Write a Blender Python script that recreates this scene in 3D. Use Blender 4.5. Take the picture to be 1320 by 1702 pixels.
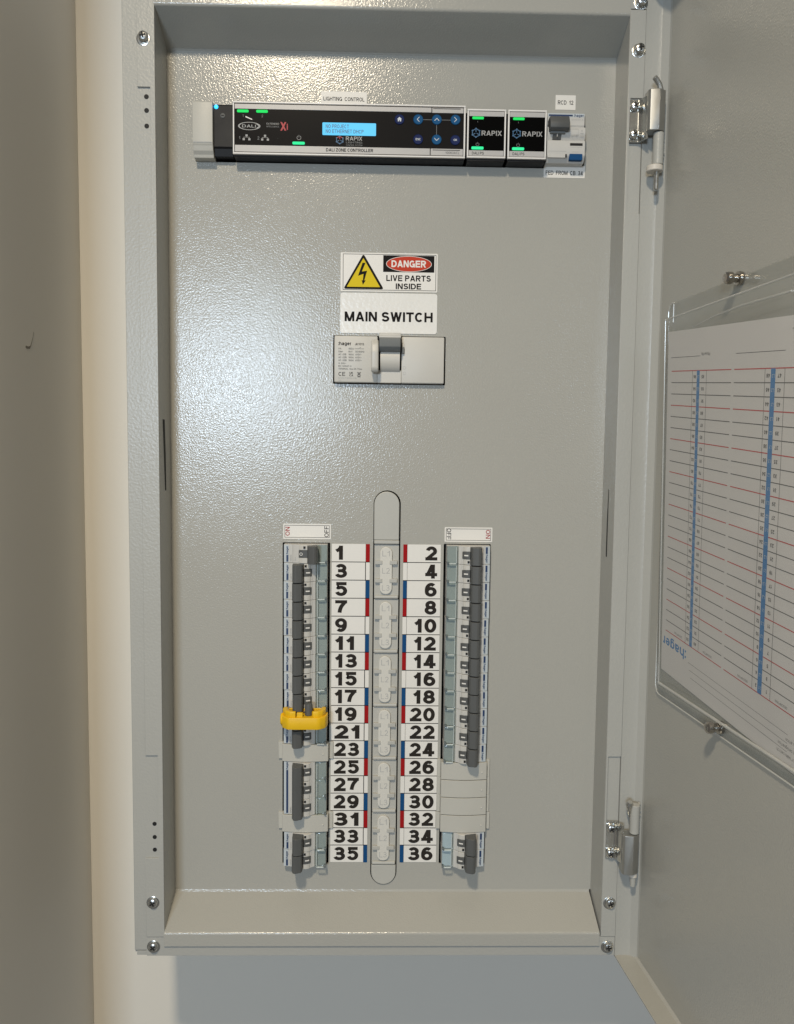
import bpy, bmesh, math, random
from mathutils import Matrix, Vector
random.seed(7)
for o in list(bpy.data.objects):
    bpy.data.objects.remove(o)
SC = bpy.context.scene
COL = SC.collection
MM = 0.001

# ------------------------------------------------------------------ camera, world, lamps, exposure
cam_d = bpy.data.cameras.new('camera')
cam = bpy.data.objects.new('camera', cam_d)
COL.objects.link(cam)
cam_d.sensor_fit = 'HORIZONTAL'
cam_d.sensor_width = 36.0
cam_d.lens = 36.0 * 1322.0 / 1320.0
cam_d.clip_start = 0.01
cam_d.clip_end = 50.0


def _cam_matrix(px, py, pz, rx, ry, rz):
    c, s = math.cos, math.sin
    Rx = Matrix(((1, 0, 0), (0, c(rx), -s(rx)), (0, s(rx), c(rx))))
    Ry = Matrix(((c(ry), 0, s(ry)), (0, 1, 0), (-s(ry), 0, c(ry))))
    Rz = Matrix(((c(rz), -s(rz), 0), (s(rz), c(rz), 0), (0, 0, 1)))
    B = Matrix(((1, 0, 0), (0, 0, -1), (0, 1, 0)))
    M = Rz @ Ry @ Rx @ B                     # rows: right, down, forward
    r, d, f = M[0], M[1], M[2]
    return Matrix(((r[0], -d[0], -f[0], px), (r[1], -d[1], -f[1], py), (r[2], -d[2], -f[2], pz), (0, 0, 0, 1)))


cam.matrix_world = _cam_matrix(0.0361976, -0.7757963, 0.0910761, 0.0765, -0.0206, 0.0100)
SC.camera = cam

world = bpy.data.worlds.new('World')
SC.world = world
world.use_nodes = True
bg = world.node_tree.nodes['Background']
bg.inputs['Color'].default_value = (1.0, 0.965, 0.89, 1)
bg.inputs['Strength'].default_value = 0.16


def lamp(name, kind, loc, energy, color, **kw):
    d = bpy.data.lights.new(name, kind)
    d.energy = energy
    d.color = color
    for k, v in kw.items():
        setattr(d, k, v)
    o = bpy.data.objects.new(name, d)
    COL.objects.link(o)
    o.location = loc
    return o


# the warm ceiling downlight in front of the cupboard, and a second, farther, cooler unseen light for sheen and fill
lamp('ceiling_downlight', 'SPOT', (-0.195, -1.24, 1.16), 101.0, (1.0, 0.86, 0.65), shadow_soft_size=0.065, spot_size=math.radians(170), spot_blend=1.0)
far = lamp('far_cool_light', 'AREA', (-0.66, -3.1, 0.42), 34.0, (0.72, 0.87, 1.03), shape='RECTANGLE', size=0.52, size_y=0.40)
far.rotation_euler = (Vector((0.04, 0, 0.1)) - far.location).to_track_quat('-Z', 'Y').to_euler()

SC.view_settings.view_transform = 'Standard'
SC.view_settings.look = 'None'
SC.view_settings.gamma = 1.0
SC.view_settings.exposure = 0.0
SC.view_settings.use_curve_mapping = False

# ------------------------------------------------------------------ materials


def mat(name, col, rough=0.5, metal=0.0, spec=0.5, bump=None, var=None, emit=None, coat=0.0):
    m = bpy.data.materials.new(name)
    m.use_nodes = True
    nt = m.node_tree
    b = nt.nodes['Principled BSDF']
    b.inputs['Base Color'].default_value = (*col, 1)
    b.inputs['Roughness'].default_value = rough
    b.inputs['Metallic'].default_value = metal
    b.inputs['Specular IOR Level'].default_value = spec
    b.inputs['Coat Weight'].default_value = coat
    tc = nt.nodes.new('ShaderNodeTexCoord')
    if var:                                   # (scale, amount): soft large-scale tint unevenness
        n = nt.nodes.new('ShaderNodeTexNoise')
        n.inputs['Scale'].default_value = var[0]
        n.inputs['Detail'].default_value = 5
        nt.links.new(tc.outputs['Object'], n.inputs['Vector'])
        mx = nt.nodes.new('ShaderNodeMix')
        mx.data_type = 'RGBA'
        mx.inputs[6].default_value = (*[c * (1 - var[1]) for c in col], 1)
        mx.inputs[7].default_value = (*[min(1, c * (1 + var[1])) for c in col], 1)
        nt.links.new(n.outputs['Fac'], mx.inputs[0])
        nt.links.new(mx.outputs[2], b.inputs['Base Color'])
        mr = nt.nodes.new('ShaderNodeMapRange')
        mr.inputs['To Min'].default_value = rough * 0.78
        mr.inputs['To Max'].default_value = min(1, rough * 1.25)
        nt.links.new(n.outputs['Fac'], mr.inputs['Value'])
        nt.links.new(mr.outputs[0], b.inputs['Roughness'])
    if bump:                                  # list of (scale, strength, distance)
        prev = None
        for sc, st, di in bump:
            n = nt.nodes.new('ShaderNodeTexNoise')
            n.inputs['Scale'].default_value = sc
            n.inputs['Detail'].default_value = 2.0
            n.inputs['Roughness'].default_value = 0.45
            nt.links.new(tc.outputs['Object'], n.inputs['Vector'])
            bp = nt.nodes.new('ShaderNodeBump')
            bp.inputs['Strength'].default_value = st
            bp.inputs['Distance'].default_value = di
            nt.links.new(n.outputs['Fac'], bp.inputs['Height'])
            if prev:
                nt.links.new(prev.outputs['Normal'], bp.inputs['Normal'])
            prev = bp
        nt.links.new(prev.outputs['Normal'], b.inputs['Normal'])
    if emit:
        b.inputs['Emission Color'].default_value = (*emit[0], 1)
        b.inputs['Emission Strength'].default_value = emit[1]
    return m


def clear_mat(name, tint, gloss=0.12, rough=0.06, milk=0.0):
    m = bpy.data.materials.new(name)
    m.use_nodes = True
    nt = m.node_tree
    nt.nodes.remove(nt.nodes['Principled BSDF'])
    out = nt.nodes['Material Output']
    tr = nt.nodes.new('ShaderNodeBsdfTransparent')
    tr.inputs['Color'].default_value = (*tint, 1)
    gl = nt.nodes.new('ShaderNodeBsdfGlossy')
    gl.inputs['Roughness'].default_value = rough
    fr = nt.nodes.new('ShaderNodeLayerWeight')      # thin sheet: the same from both faces
    fr.inputs['Blend'].default_value = 0.5
    pw = nt.nodes.new('ShaderNodeMath')
    pw.operation = 'POWER'
    pw.inputs[1].default_value = 4.0
    ad = nt.nodes.new('ShaderNodeMath')
    ad.operation = 'MULTIPLY_ADD'
    ad.use_clamp = True
    ad.inputs[1].default_value = 0.55
    ad.inputs[2].default_value = 0.035 + gloss * 0.2
    mx = nt.nodes.new('ShaderNodeMixShader')
    nt.links.new(fr.outputs['Facing'], pw.inputs[0])
    nt.links.new(pw.outputs[0], ad.inputs[0])
    nt.links.new(ad.outputs[0], mx.inputs[0])
    nt.links.new(tr.outputs[0], mx.inputs[1])
    nt.links.new(gl.outputs[0], mx.inputs[2])
    last = mx
    if milk:                                  # scattering in the moulded edge
        df = nt.nodes.new('ShaderNodeBsdfDiffuse')
        df.inputs['Color'].default_value = (0.75, 0.75, 0.73, 1)
        last = nt.nodes.new('ShaderNodeMixShader')
        last.inputs[0].default_value = milk
        nt.links.new(mx.outputs[0], last.inputs[1])
        nt.links.new(df.outputs[0], last.inputs[2])
    nt.links.new(last.outputs[0], out.inputs['Surface'])
    return m


PEEL = [(640, 0.215, 0.0010), (2200, 0.04, 0.0003)]
M = dict(
    coat=mat('grey_powder_coat', (0.405, 0.400, 0.368), 0.17, spec=0.5, bump=PEEL, var=(9, 0.03)),
    coat_soft=mat('grey_powder_coat_frame', (0.405, 0.405, 0.38), 0.34, spec=0.45, bump=[(430, 0.22, 0.001)], var=(9, 0.03)),
    wall=mat('cream_wall_paint', (0.72, 0.692, 0.632), 0.75, spec=0.2, bump=[(220, 0.12, 0.0006)], var=(5, 0.02)),
    dark=mat('black_void', (0.006, 0.006, 0.006), 0.7),
    inner=mat('dark_inside', (0.03, 0.03, 0.03), 0.8),
    zinc=mat('zinc_plated_steel', (0.62, 0.62, 0.60), 0.24, metal=1.0, var=(160, 0.12)),
    zincblk=mat('dull_zinc_block', (0.42, 0.42, 0.40), 0.42, metal=0.85, var=(120, 0.10)),
    nickel=mat('nickel_screw', (0.45, 0.42, 0.38), 0.18, metal=1.0),
    white=mat('white_vinyl_sticker', (0.78, 0.76, 0.72), 0.42, var=(30, 0.02)),
    white_wavy=mat('white_vinyl_wavy', (0.80, 0.79, 0.76), 0.25, bump=[(300, 0.16, 0.0012)], var=(30, 0.02)),
    paper=mat('white_paper', (0.66, 0.635, 0.62), 0.7, var=(20, 0.02)),
    black=mat('black_print', (0.010, 0.009, 0.009), 0.75, spec=0.15),
    charcoal=mat('charcoal_print', (0.026, 0.022, 0.019), 0.75, spec=0.15),
    greyp=mat('grey_print', (0.10, 0.10, 0.10), 0.7),
    palep=mat('pale_print', (0.42, 0.42, 0.41), 0.6),
    red=mat('red_print', (0.33, 0.007, 0.009), 0.7, spec=0.15),
    orange=mat('danger_red', (0.52, 0.045, 0.018), 0.6, spec=0.2),
    yellow=mat('warning_yellow', (0.70, 0.53, 0.012), 0.6, spec=0.2),
    blue=mat('blue_print', (0.007, 0.065, 0.19), 0.7, spec=0.15),
    navy=mat('navy_print', (0.012, 0.035, 0.11), 0.45),
    palebl=mat('pale_blue_print', (0.52, 0.57, 0.60), 0.5),
    paperblue=mat('paper_blue', (0.05, 0.20, 0.45), 0.6),
    paperred=mat('paper_red', (0.50, 0.06, 0.06), 0.6),
    brk=mat('breaker_plastic', (0.56, 0.55, 0.525), 0.40, var=(60, 0.03)),
    ivory=mat('ivory_plastic', (0.56, 0.545, 0.505), 0.42, var=(60, 0.03)),
    tog=mat('dark_grey_plastic', (0.098, 0.101, 0.100), 0.48, spec=0.3, var=(80, 0.06)),
    togm=mat('mid_grey_plastic', (0.19, 0.20, 0.20), 0.65, spec=0.2, var=(80, 0.05)),
    insert=mat('green_grey_insert', (0.37, 0.395, 0.395), 0.45, var=(80, 0.05)),
    insertb=mat('pale_blue_paper_insert', (0.55, 0.62, 0.70), 0.5, var=(120, 0.06)),
    lensd=mat('tinted_lens_edge', (0.13, 0.155, 0.165), 0.3),
    blank=mat('grey_blank_plastic', (0.50, 0.49, 0.445), 0.45, var=(40, 0.03)),
    busb=mat('grey_cover_plastic', (0.46, 0.455, 0.42), 0.45, var=(40, 0.03)),
    strip=mat('pale_strip_plastic', (0.64, 0.625, 0.575), 0.40, var=(40, 0.02)),
    lock=mat('yellow_nylon', (0.82, 0.50, 0.008), 0.45, bump=[(900, 0.15, 0.0005)], var=(70, 0.06)),
    bblk=mat('black_plastic', (0.012, 0.012, 0.013), 0.45, spec=0.2, var=(60, 0.1)),
    bezel=mat('white_bezel', (0.80, 0.78, 0.76), 0.28),
    satin=mat('satin_grey_strip', (0.48, 0.47, 0.465), 0.35, var=(50, 0.03)),
    screen=mat('dark_glass', (0.016, 0.015, 0.015), 0.25, spec=0.03),
    screenb=mat('black_glass', (0.003, 0.003, 0.003), 0.25, spec=0.03),
    green=mat('green_led', (0.02, 0.2, 0.05), 0.6, spec=0.1, emit=((0.01, 0.80, 0.13), 0.85)),
    mint=mat('mint_led', (0.02, 0.2, 0.1), 0.6, spec=0.1, emit=((0.03, 0.85, 0.32), 0.95)),
    bled=mat('blue_led', (0.05, 0.3, 0.8), 0.4, emit=((0.02, 0.42, 1.0), 2.2)),
    lcd=mat('lcd_backlight', (0.05, 0.15, 0.2), 0.6, spec=0.1, emit=((0.12, 0.58, 0.94), 0.95)),
    lcdt=mat('lcd_text', (0.01, 0.10, 0.20), 0.4, emit=((0.005, 0.08, 0.22), 0.4)),
    btn=mat('blue_button', (0.008, 0.085, 0.22), 0.6, spec=0.15),
    btnd=mat('navy_button', (0.010, 0.020, 0.09), 0.6, spec=0.15),
    icon=mat('icon_white', (0.62, 0.66, 0.70), 0.5),
    icong=mat('icon_grey', (0.33, 0.33, 0.33), 0.5),
    icond=mat('icon_dim', (0.17, 0.175, 0.18), 0.5),
    iconb=mat('icon_blue', (0.035, 0.12, 0.24), 0.5),
    iconr=mat('icon_red', (0.42, 0.02, 0.03), 0.5),
    nylon=mat('white_nylon', (0.62, 0.58, 0.52), 0.45),
    scuff_mark=mat('scuff_grey', (0.20, 0.18, 0.15), 0.8),  # grey of the wear mark on the side wall
    acrylic=clear_mat('clear_acrylic', (0.96, 0.965, 0.96), 0.05, 0.12, milk=0.05),
    acrylice=clear_mat('clear_acrylic_edge', (0.90, 0.91, 0.90), 0.5, 0.2, milk=0.35),
    lens=clear_mat('clear_lens', (0.93, 0.955, 0.945), 0.0, 0.10),
    lense=mat('lens_ridge_highlight', (0.60, 0.66, 0.66), 0.12, spec=0.8),  # opaque pale colour holds the highlight on the clear ledges
)

# ------------------------------------------------------------------ mesh helpers (all lengths in mm)


class MB:
    def __init__(self):
        self.bm = bmesh.new()

    def _bevel(self, verts, w, seg):
        es = {e for v in verts for e in v.link_edges}
        bmesh.ops.bevel(self.bm, geom=list(es), offset=w, offset_type='OFFSET', segments=seg, profile=0.5, affect='EDGES', clamp_overlap=True)

    def box(self, x0, x1, y0, y1, z0, z1, bev=0, seg=2):
        x0, x1 = sorted((x0, x1)); y0, y1 = sorted((y0, y1)); z0, z1 = sorted((z0, z1))
        r = bmesh.ops.create_cube(self.bm, size=1.0)
        for v in r['verts']:
            v.co = Vector(((x0 + x1) / 2 + v.co.x * (x1 - x0), (y0 + y1) / 2 + v.co.y * (y1 - y0), (z0 + z1) / 2 + v.co.z * (z1 - z0)))
        if bev:
            self._bevel(r['verts'], bev, seg)
        return self

    def prism(self, pts, axis, lo, hi, bev=0, seg=2):
        """polygon pts in the two other axes (X: (y,z), Y: (x,z), Z: (x,y)), extruded along axis"""
        def co(p, t):
            if axis == 'X': return Vector((t, p[0], p[1]))
            if axis == 'Y': return Vector((p[0], t, p[1]))
            return Vector((p[0], p[1], t))
        a = [self.bm.verts.new(co(p, lo)) for p in pts]
        b = [self.bm.verts.new(co(p, hi)) for p in pts]
        n = len(pts)
        fs = [self.bm.faces.new(a), self.bm.faces.new(b[::-1])]
        for i in range(n):
            fs.append(self.bm.faces.new((a[i], b[i], b[(i + 1) % n], a[(i + 1) % n])))
        bmesh.ops.recalc_face_normals(self.bm, faces=fs)
        if bev:
            self._bevel(a + b, bev, seg)
        return self

    def flat(self, pts, y):
        """a thin printed polygon facing the viewer (-y)"""
        vs = [self.bm.verts.new((p[0], y, p[1])) for p in pts]
        f = self.bm.faces.new(vs)
        f.normal_update()
        if f.normal.y > 0:
            f.normal_flip()
        return self

    def rect(self, x0, x1, z0, z1, y):
        return self.flat([(x0, z0), (x1, z0), (x1, z1), (x0, z1)], y)

    def rframe(self, x0, x1, z0, z1, w, y):
        self.rect(x0, x1, z0, z0 + w, y); self.rect(x0, x1, z1 - w, z1, y)
        self.rect(x0, x0 + w, z0 + w, z1 - w, y); self.rect(x1 - w, x1, z0 + w, z1 - w, y)
        return self

    def stroke(self, pts, w, y):
        for (xa, za), (xb, zb) in zip(pts, pts[1:]):
            d = Vector((xb - xa, zb - za))
            if d.length < 1e-6:
                continue
            d.normalize()
            n = Vector((-d.y, d.x)) * w / 2
            e = d * w * 0.35
            self.flat([(xa - e.x + n.x, za - e.y + n.y), (xa - e.x - n.x, za - e.y - n.y), (xb + e.x - n.x, zb + e.y - n.y), (xb + e.x + n.x, zb + e.y + n.y)], y)
            y -= 0.004
        return self

    def ring(self, cx, cz, r0, r1, y, n=24, sx=1.0, a0=0, a1=360):
        for i in range(n):
            t0 = math.radians(a0 + (a1 - a0) * i / n); t1 = math.radians(a0 + (a1 - a0) * (i + 1) / n)
            if r0 <= 0:
                self.flat([(cx, cz), (cx + sx * r1 * math.cos(t0), cz + r1 * math.sin(t0)), (cx + sx * r1 * math.cos(t1), cz + r1 * math.sin(t1))], y)
            else:
                self.flat([(cx + sx * r0 * math.cos(t0), cz + r0 * math.sin(t0)), (cx + sx * r1 * math.cos(t0), cz + r1 * math.sin(t0)),
                           (cx + sx * r1 * math.cos(t1), cz + r1 * math.sin(t1)), (cx + sx * r0 * math.cos(t1), cz + r0 * math.sin(t1))], y)
        return self

    def lathe(self, prof, c, axis='Y', n=24):
        """prof: list of (r, t) along axis through c"""
        rings = []
        for r, t in prof:
            ring = []
            for i in range(n):
                a = 2 * math.pi * i / n
                u, v = r * math.cos(a), r * math.sin(a)
                if axis == 'Y': p = (c[0] + u, c[1] + t, c[2] + v)
                elif axis == 'Z': p = (c[0] + u, c[1] + v, c[2] + t)
                else: p = (c[0] + t, c[1] + u, c[2] + v)
                ring.append(self.bm.verts.new(p))
            rings.append(ring)
        fs = []
        for a, b in zip(rings, rings[1:]):
            for i in range(n):
                fs.append(self.bm.faces.new((a[i], a[(i + 1) % n], b[(i + 1) % n], b[i])))
        fs.append(self.bm.faces.new(rings[0])); fs.append(self.bm.faces.new(rings[-1]))
        bmesh.ops.recalc_face_normals(self.bm, faces=fs)
        return self

    def tube(self, path, r, n=12):
        path = [Vector(p) for p in path]
        rings = []
        for i, p in enumerate(path):
            d = (path[min(i + 1, len(path) - 1)] - path[max(i - 1, 0)]).normalized()
            u = d.orthogonal().normalized() if i == 0 else (u0 - d * u0.dot(d)).normalized()
            u0 = u
            v = d.cross(u)
            rr = r[i] if isinstance(r, (list, tuple)) else r
            rings.append([self.bm.verts.new(p + (u * math.cos(2 * math.pi * k / n) + v * math.sin(2 * math.pi * k / n)) * rr) for k in range(n)])
        fs = []
        for a, b in zip(rings, rings[1:]):
            for k in range(n):
                fs.append(self.bm.faces.new((a[k], a[(k + 1) % n], b[(k + 1) % n], b[k])))
        fs.append(self.bm.faces.new(rings[0])); fs.append(self.bm.faces.new(rings[-1]))
        bmesh.ops.recalc_face_normals(self.bm, faces=fs)
        return self

    def mesh(self, name, material):
        me = bpy.data.meshes.new(name)
        for v in self.bm.verts:
            v.co *= MM
        self.bm.to_mesh(me)
        self.bm.free()
        me.materials.append(material)
        for p in me.polygons:
            p.use_smooth = True
        me.set_sharp_from_angle(angle=math.radians(22))
        return me


def link(name, me, parent=None, label=None):
    o = bpy.data.objects.new(name, me)
    COL.objects.link(o)
    if parent:
        o.parent = parent
    if label:
        o['label'] = label
    return o


def part(name, mb, m, parent=None, label=None):
    return link(name, mb.mesh(name, M[m] if isinstance(m, str) else m), parent, label)


def thing(name, label, cat, loc=(0, 0, 0), group=None):
    o = bpy.data.objects.new(name, None)
    o.empty_display_size = 0.01
    COL.objects.link(o)
    o.location = Vector(loc) * MM
    tag(o, label, cat, group)
    return o


def tag(o, label, cat, group=None):
    o['label'] = label
    o['category'] = cat
    if group:
        o['group'] = group
    return o


def structure(o):
    o['kind'] = 'structure'
    return o


# plain sans-serif lettering drawn with strokes of any weight. Paths in a unit box inset by half a stroke:
# ('P', pts, cap) polyline; points may hold arcs ('a', cx, cy, rx, ry, from, to); ('D', x0, y0, x1, y1) diagonal cut level
def _V(x, y0=0, y1=1):
    return ('P', [(x, y0), (x, y1)], 1)


def _H(y, x0=0, x1=1):
    return ('P', [(x0, y), (x1, y)], 1)


def _A(cx, cy, rx, ry, a0, a1):
    return ('P', [('a', cx, cy, rx, ry, a0, a1)], 0)


_BOWL = ('P', [(0, 1), (.55, 1), ('a', .55, .74, .45, .26, 90, -90), (0, .48)], 0)
GL = {
    'A': (.80, [('D', 0, 0, .5, 1), ('D', 1, 0, .5, 1), _H(.24, .28, .72)]),
    'B': (.70, [_V(0), ('P', [(0, 1), (.55, 1), ('a', .55, .76, .38, .24, 90, -90), (0, .52)], 0), ('P', [(0, .52), (.56, .52), ('a', .56, .26, .44, .26, 90, -90), (0, 0)], 0)]),
    'C': (.76, [_A(.5, .5, .5, .5, 42, 318)]),
    'D': (.75, [_V(0), ('P', [(0, 1), (.42, 1), ('a', .42, .5, .58, .5, 90, -90), (0, 0)], 0)]),
    'E': (.66, [_V(0), _H(1), _H(.52, 0, .9), _H(0)]),
    'F': (.61, [_V(0), _H(1), _H(.50, 0, .86)]),
    'G': (.79, [('P', [('a', .5, .5, .5, .5, 42, 335), (1, .44), (.56, .44)], 0), _V(1, 0, .3)]),
    'H': (.74, [_V(0), _V(1), _H(.52)]),
    'I': (.0, [_V(.5)]),
    'J': (.55, [('P', [(1, 1.1), (1, .3), ('a', .5, .3, .5, .3, 0, -175)], 0)]),
    'K': (.74, [_V(0), ('D', 0, .30, .98, 1), ('D', .28, .55, 1, 0)]),
    'L': (.58, [_V(0), _H(0)]),
    'M': (.88, [_V(0), _V(1), ('D', 0, 1, .5, 0), ('D', 1, 1, .5, 0)]),
    'N': (.74, [_V(0), _V(1), ('D', 0, 1, 1, 0)]),
    'O': (.80, [_A(.5, .5, .5, .5, 0, 360)]),
    'P': (.68, [_V(0), _BOWL]),
    'Q': (.80, [_A(.5, .5, .5, .5, 0, 360), ('D', .55, .25, 1, 0)]),
    'R': (.73, [_V(0), _BOWL, ('D', .50, .48, 1, 0)]),
    'S': (.69, [('P', [('a', .5, .755, .45, .245, 15, 265), ('a', .5, .26, .5, .26, 85, -165)], 0)]),
    'T': (.68, [_H(1), _V(.5)]),
    'U': (.73, [('P', [(0, 1.1), (0, .36), ('a', .5, .36, .5, .36, 180, 360), (1, 1.1)], 0)]),
    'V': (.75, [('D', 0, 1, .5, 0), ('D', 1, 1, .5, 0)]),
    'W': (1.05, [('D', 0, 1, .25, 0), ('D', .5, 1, .25, 0), ('D', .5, 1, .75, 0), ('D', 1, 1, .75, 0)]),
    'X': (.74, [('D', 0, 0, 1, 1), ('D', 0, 1, 1, 0)]),
    'Y': (.74, [('D', 0, 1, .5, .42), ('D', 1, 1, .5, .42), _V(.5, 0, .42)]),
    'Z': (.68, [_H(1), _H(0), ('D', 0, .06, 1, .94)]),
    '0': (.62, [_A(.5, .5, .5, .5, 0, 360)]),
    '1': (.42, [_V(.78), ('P', [(-.18, .66), (.35, .78), (.78, 1.0)], 0)]),
    '2': (.62, [('P', [('a', .5, .70, .46, .30, 168, -28), (.05, .02)], 0), _H(0)]),
    '3': (.62, [('P', [('a', .46, .755, .44, .245, 160, -88), ], 0), ('P', [('a', .46, .26, .52, .26, 92, -165)], 0), _H(.515, .34, .5)]),
    '4': (.64, [_V(.72), _H(.22), ('D', 0, .2, .66, 1)]),
    '5': (.62, [_H(1, .14, .9), ('P', [(.14, 1.05), (.08, .45), ('a', .48, .33, .5, .33, 142, -162)], 0)]),
    '6': (.62, [_A(.5, .31, .5, .31, 0, 360), ('P', [('a', .53, .5, .53, .5, 50, 180), (0, .31)], 0)]),
    '7': (.60, [_H(1), ('P', [(1, 1), ('a', 1.05, -.15, .75, 1.0, 118, 172)], 0)]),
    '8': (.62, [_A(.5, .755, .42, .245, 0, 360), _A(.5, .26, .5, .26, 0, 360)]),
    '9': (.62, [_A(.5, .69, .5, .31, 0, 360), ('P', [('a', .47, .5, .53, .5, 230, 360), (1, .69)], 0)]),
    'h': (.60, [_V(0), ('P', [('a', .5, .38, .5, .32, 180, 0), (1, -.1)], 0)]),
    'a': (.58, [_A(.45, .2, .45, .2, 0, 360), ('P', [('a', .5, .46, .48, .25, 155, 0), (.98, -.1)], 0)]),
    'g': (.60, [_A(.48, .36, .48, .35, 0, 360), ('P', [(1, .78), (1, -.1), ('a', .5, -.1, .5, .20, 0, -150)], 0)]),
    'e': (.60, [_A(.5, .36, .5, .35, 0, 318), _H(.36, .1, .9)]),
    'r': (.40, [_V(0, 0, .72), ('P', [('a', .7, .36, .7, .34, 180, 80)], 0)]),
    'i': (.0, [_V(.5, 0, .70), _V(.5, .98, 1)]),
    ':': (.0, [_V(.5, 0, .04), _V(.5, .66, .70)]),
    '.': (.0, [_V(.5, 0, .04)]),
    ',': (.0, [_V(.5, -.15, .04)]),
    '-': (.34, [_H(.42)]),
    '=': (.5, [_H(.32), _H(.6)]),
    '~': (.5, [_H(.42)]),
    '/': (.4, [('D', 0, 0, 1, 1)]),
}
_txt = {}


def _glyph(ch, wt):
    k = (ch, wt)
    if k in _txt:
        return _txt[k]
    W, paths = GL[ch]
    W = max(W + (wt - 0.12) * 0.8, wt) if W else wt
    vs, fs = [], []

    def mapx(x):
        return wt / 2 + x * (W - wt)

    def mapy(y):
        return wt / 2 + y * (1 - wt)
    for li, p in enumerate(paths):
        if p[0] == 'D':
            _, x0, y0, x1, y1 = p
            dx, dy = (x1 - x0) * (W - wt * 1.1), (y1 - y0)
            hw = wt * math.hypot(dx, dy) / abs(dy)
            hw = min(hw, wt * 1.45)
            xa = hw / 2 + x0 * (W - hw); xb = hw / 2 + x1 * (W - hw)
            base = len(vs)
            vs += [(xa - hw / 2, y0, li), (xa + hw / 2, y0, li), (xb + hw / 2, y1, li), (xb - hw / 2, y1, li)]
            fs.append((base, base + 1, base + 2, base + 3))
            continue
        pts = []
        for q in p[1]:
            if q[0] == 'a':
                _, cx, cy, rx, ry, a0, a1 = q
                n = max(4, int(abs(a1 - a0) / 15))
                for i in range(n + 1):
                    t_ = math.radians(a0 + (a1 - a0) * i / n)
                    pts.append(Vector((mapx(cx + rx * math.cos(t_)), mapy(cy + ry * math.sin(t_)))))
            else:
                pts.append(Vector((mapx(q[0]), mapy(q[1]))))
        cl = [pts[0]]
        for q in pts[1:]:
            if (q - cl[-1]).length > 0.012:
                cl.append(q)
        pts = cl
        closed = (pts[0] - pts[-1]).length < 0.03 and len(pts) > 6
        if closed:
            pts = pts[:-1]
        elif p[2]:
            d0 = (pts[0] - pts[1]).normalized(); d1 = (pts[-1] - pts[-2]).normalized()
            pts[0] = pts[0] + d0 * wt / 2; pts[-1] = pts[-1] + d1 * wt / 2
        n = len(pts)
        base = len(vs)
        for i in range(n):
            e0 = (pts[i] - pts[i - 1]) if (i or closed) else (pts[1] - pts[0])
            e1 = (pts[(i + 1) % n] - pts[i]) if (i < n - 1 or closed) else e0
            e0, e1 = e0.normalized(), e1.normalized()
            n0, n1 = Vector((-e0.y, e0.x)), Vector((-e1.y, e1.x))
            m_ = (n0 + n1) / max(1 + n0.dot(n1), 0.5) * wt / 2
            vs += [(pts[i].x + m_.x, pts[i].y + m_.y, li), (pts[i].x - m_.x, pts[i].y - m_.y, li)]
        for i in range(n if closed else n - 1):
            j = (i + 1) % n
            fs.append((base + 2 * i, base + 2 * i + 1, base + 2 * j + 1, base + 2 * j))
    _txt[k] = (W, vs, fs)
    return _txt[k]


def glyphs(s, bold):
    wt = round(min(max(0.125 + bold * 2.6, 0.09), 0.30), 3)
    x = 0.0
    vs, fs = [], []
    for ch in s:
        if ch == ' ':
            x += 0.34
            continue
        k = 1.0
        if ch not in GL:
            ch, k = ch.upper(), 0.76
        W, gv, gf = _glyph(ch, wt)
        base = len(vs)
        vs += [Vector(((x + v[0] * k) * 0.70, v[1] * k * 0.70, v[2])) for v in gv]
        fs += [tuple(base + i for i in f) for f in gf]
        x += W * k + 0.13 - (wt - 0.12) * 0.3
    return vs, fs


def add_text(mb, s, cap, x, z, y, align='L', bold=0.0, rot=0, width=None, sx=1.0):
    """flat lettering: cap height in mm, or stretched to width; rot in degrees anticlockwise"""
    vs, fs = glyphs(s, bold)
    if not vs:
        return mb
    x0 = min(v.x for v in vs); x1 = max(v.x for v in vs)
    k = cap / 0.70
    kx = k * sx
    if width:
        kx = width / (x1 - x0)
    w = (x1 - x0) * kx
    off = {'L': 0, 'C': -w / 2, 'R': -w}[align]
    ca, sa = math.cos(math.radians(rot)), math.sin(math.radians(rot))
    bv = []
    for v in vs:
        a, b = (v.x - x0) * kx + off, v.y * k
        bv.append(mb.bm.verts.new((x + a * ca - b * sa, y - 0.004 * v.z, z + a * sa + b * ca)))
    for f in fs:
        try:
            face = mb.bm.faces.new([bv[i] for i in f])
            face.normal_update()
            if face.normal.y > 0:
                face.normal_flip()
        except ValueError:
            pass
    return mb


def text(parent, s, cap, x, z, y, m='black', align='L', bold=0.0, rot=0, width=None, sx=1.0, name='lettering'):
    return part(name, add_text(MB(), s, cap, x, z, y, align, bold, rot, width, sx), m, parent)


def rrect(x0, x1, z0, z1, r, n=5):
    pts = []
    for cx, cz, a in ((x1 - r, z1 - r, 0), (x0 + r, z1 - r, 90), (x0 + r, z0 + r, 180), (x1 - r, z0 + r, 270)):
        for i in range(n + 1):
            t = math.radians(a + 90 * i / n)
            pts.append((cx + r * math.cos(t), cz + r * math.sin(t)))
    return pts


def ellipse(cx, cz, a, b, n=48):
    return [(cx + a * math.cos(2 * math.pi * i / n), cz + b * math.sin(2 * math.pi * i / n)) for i in range(n)]


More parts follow.
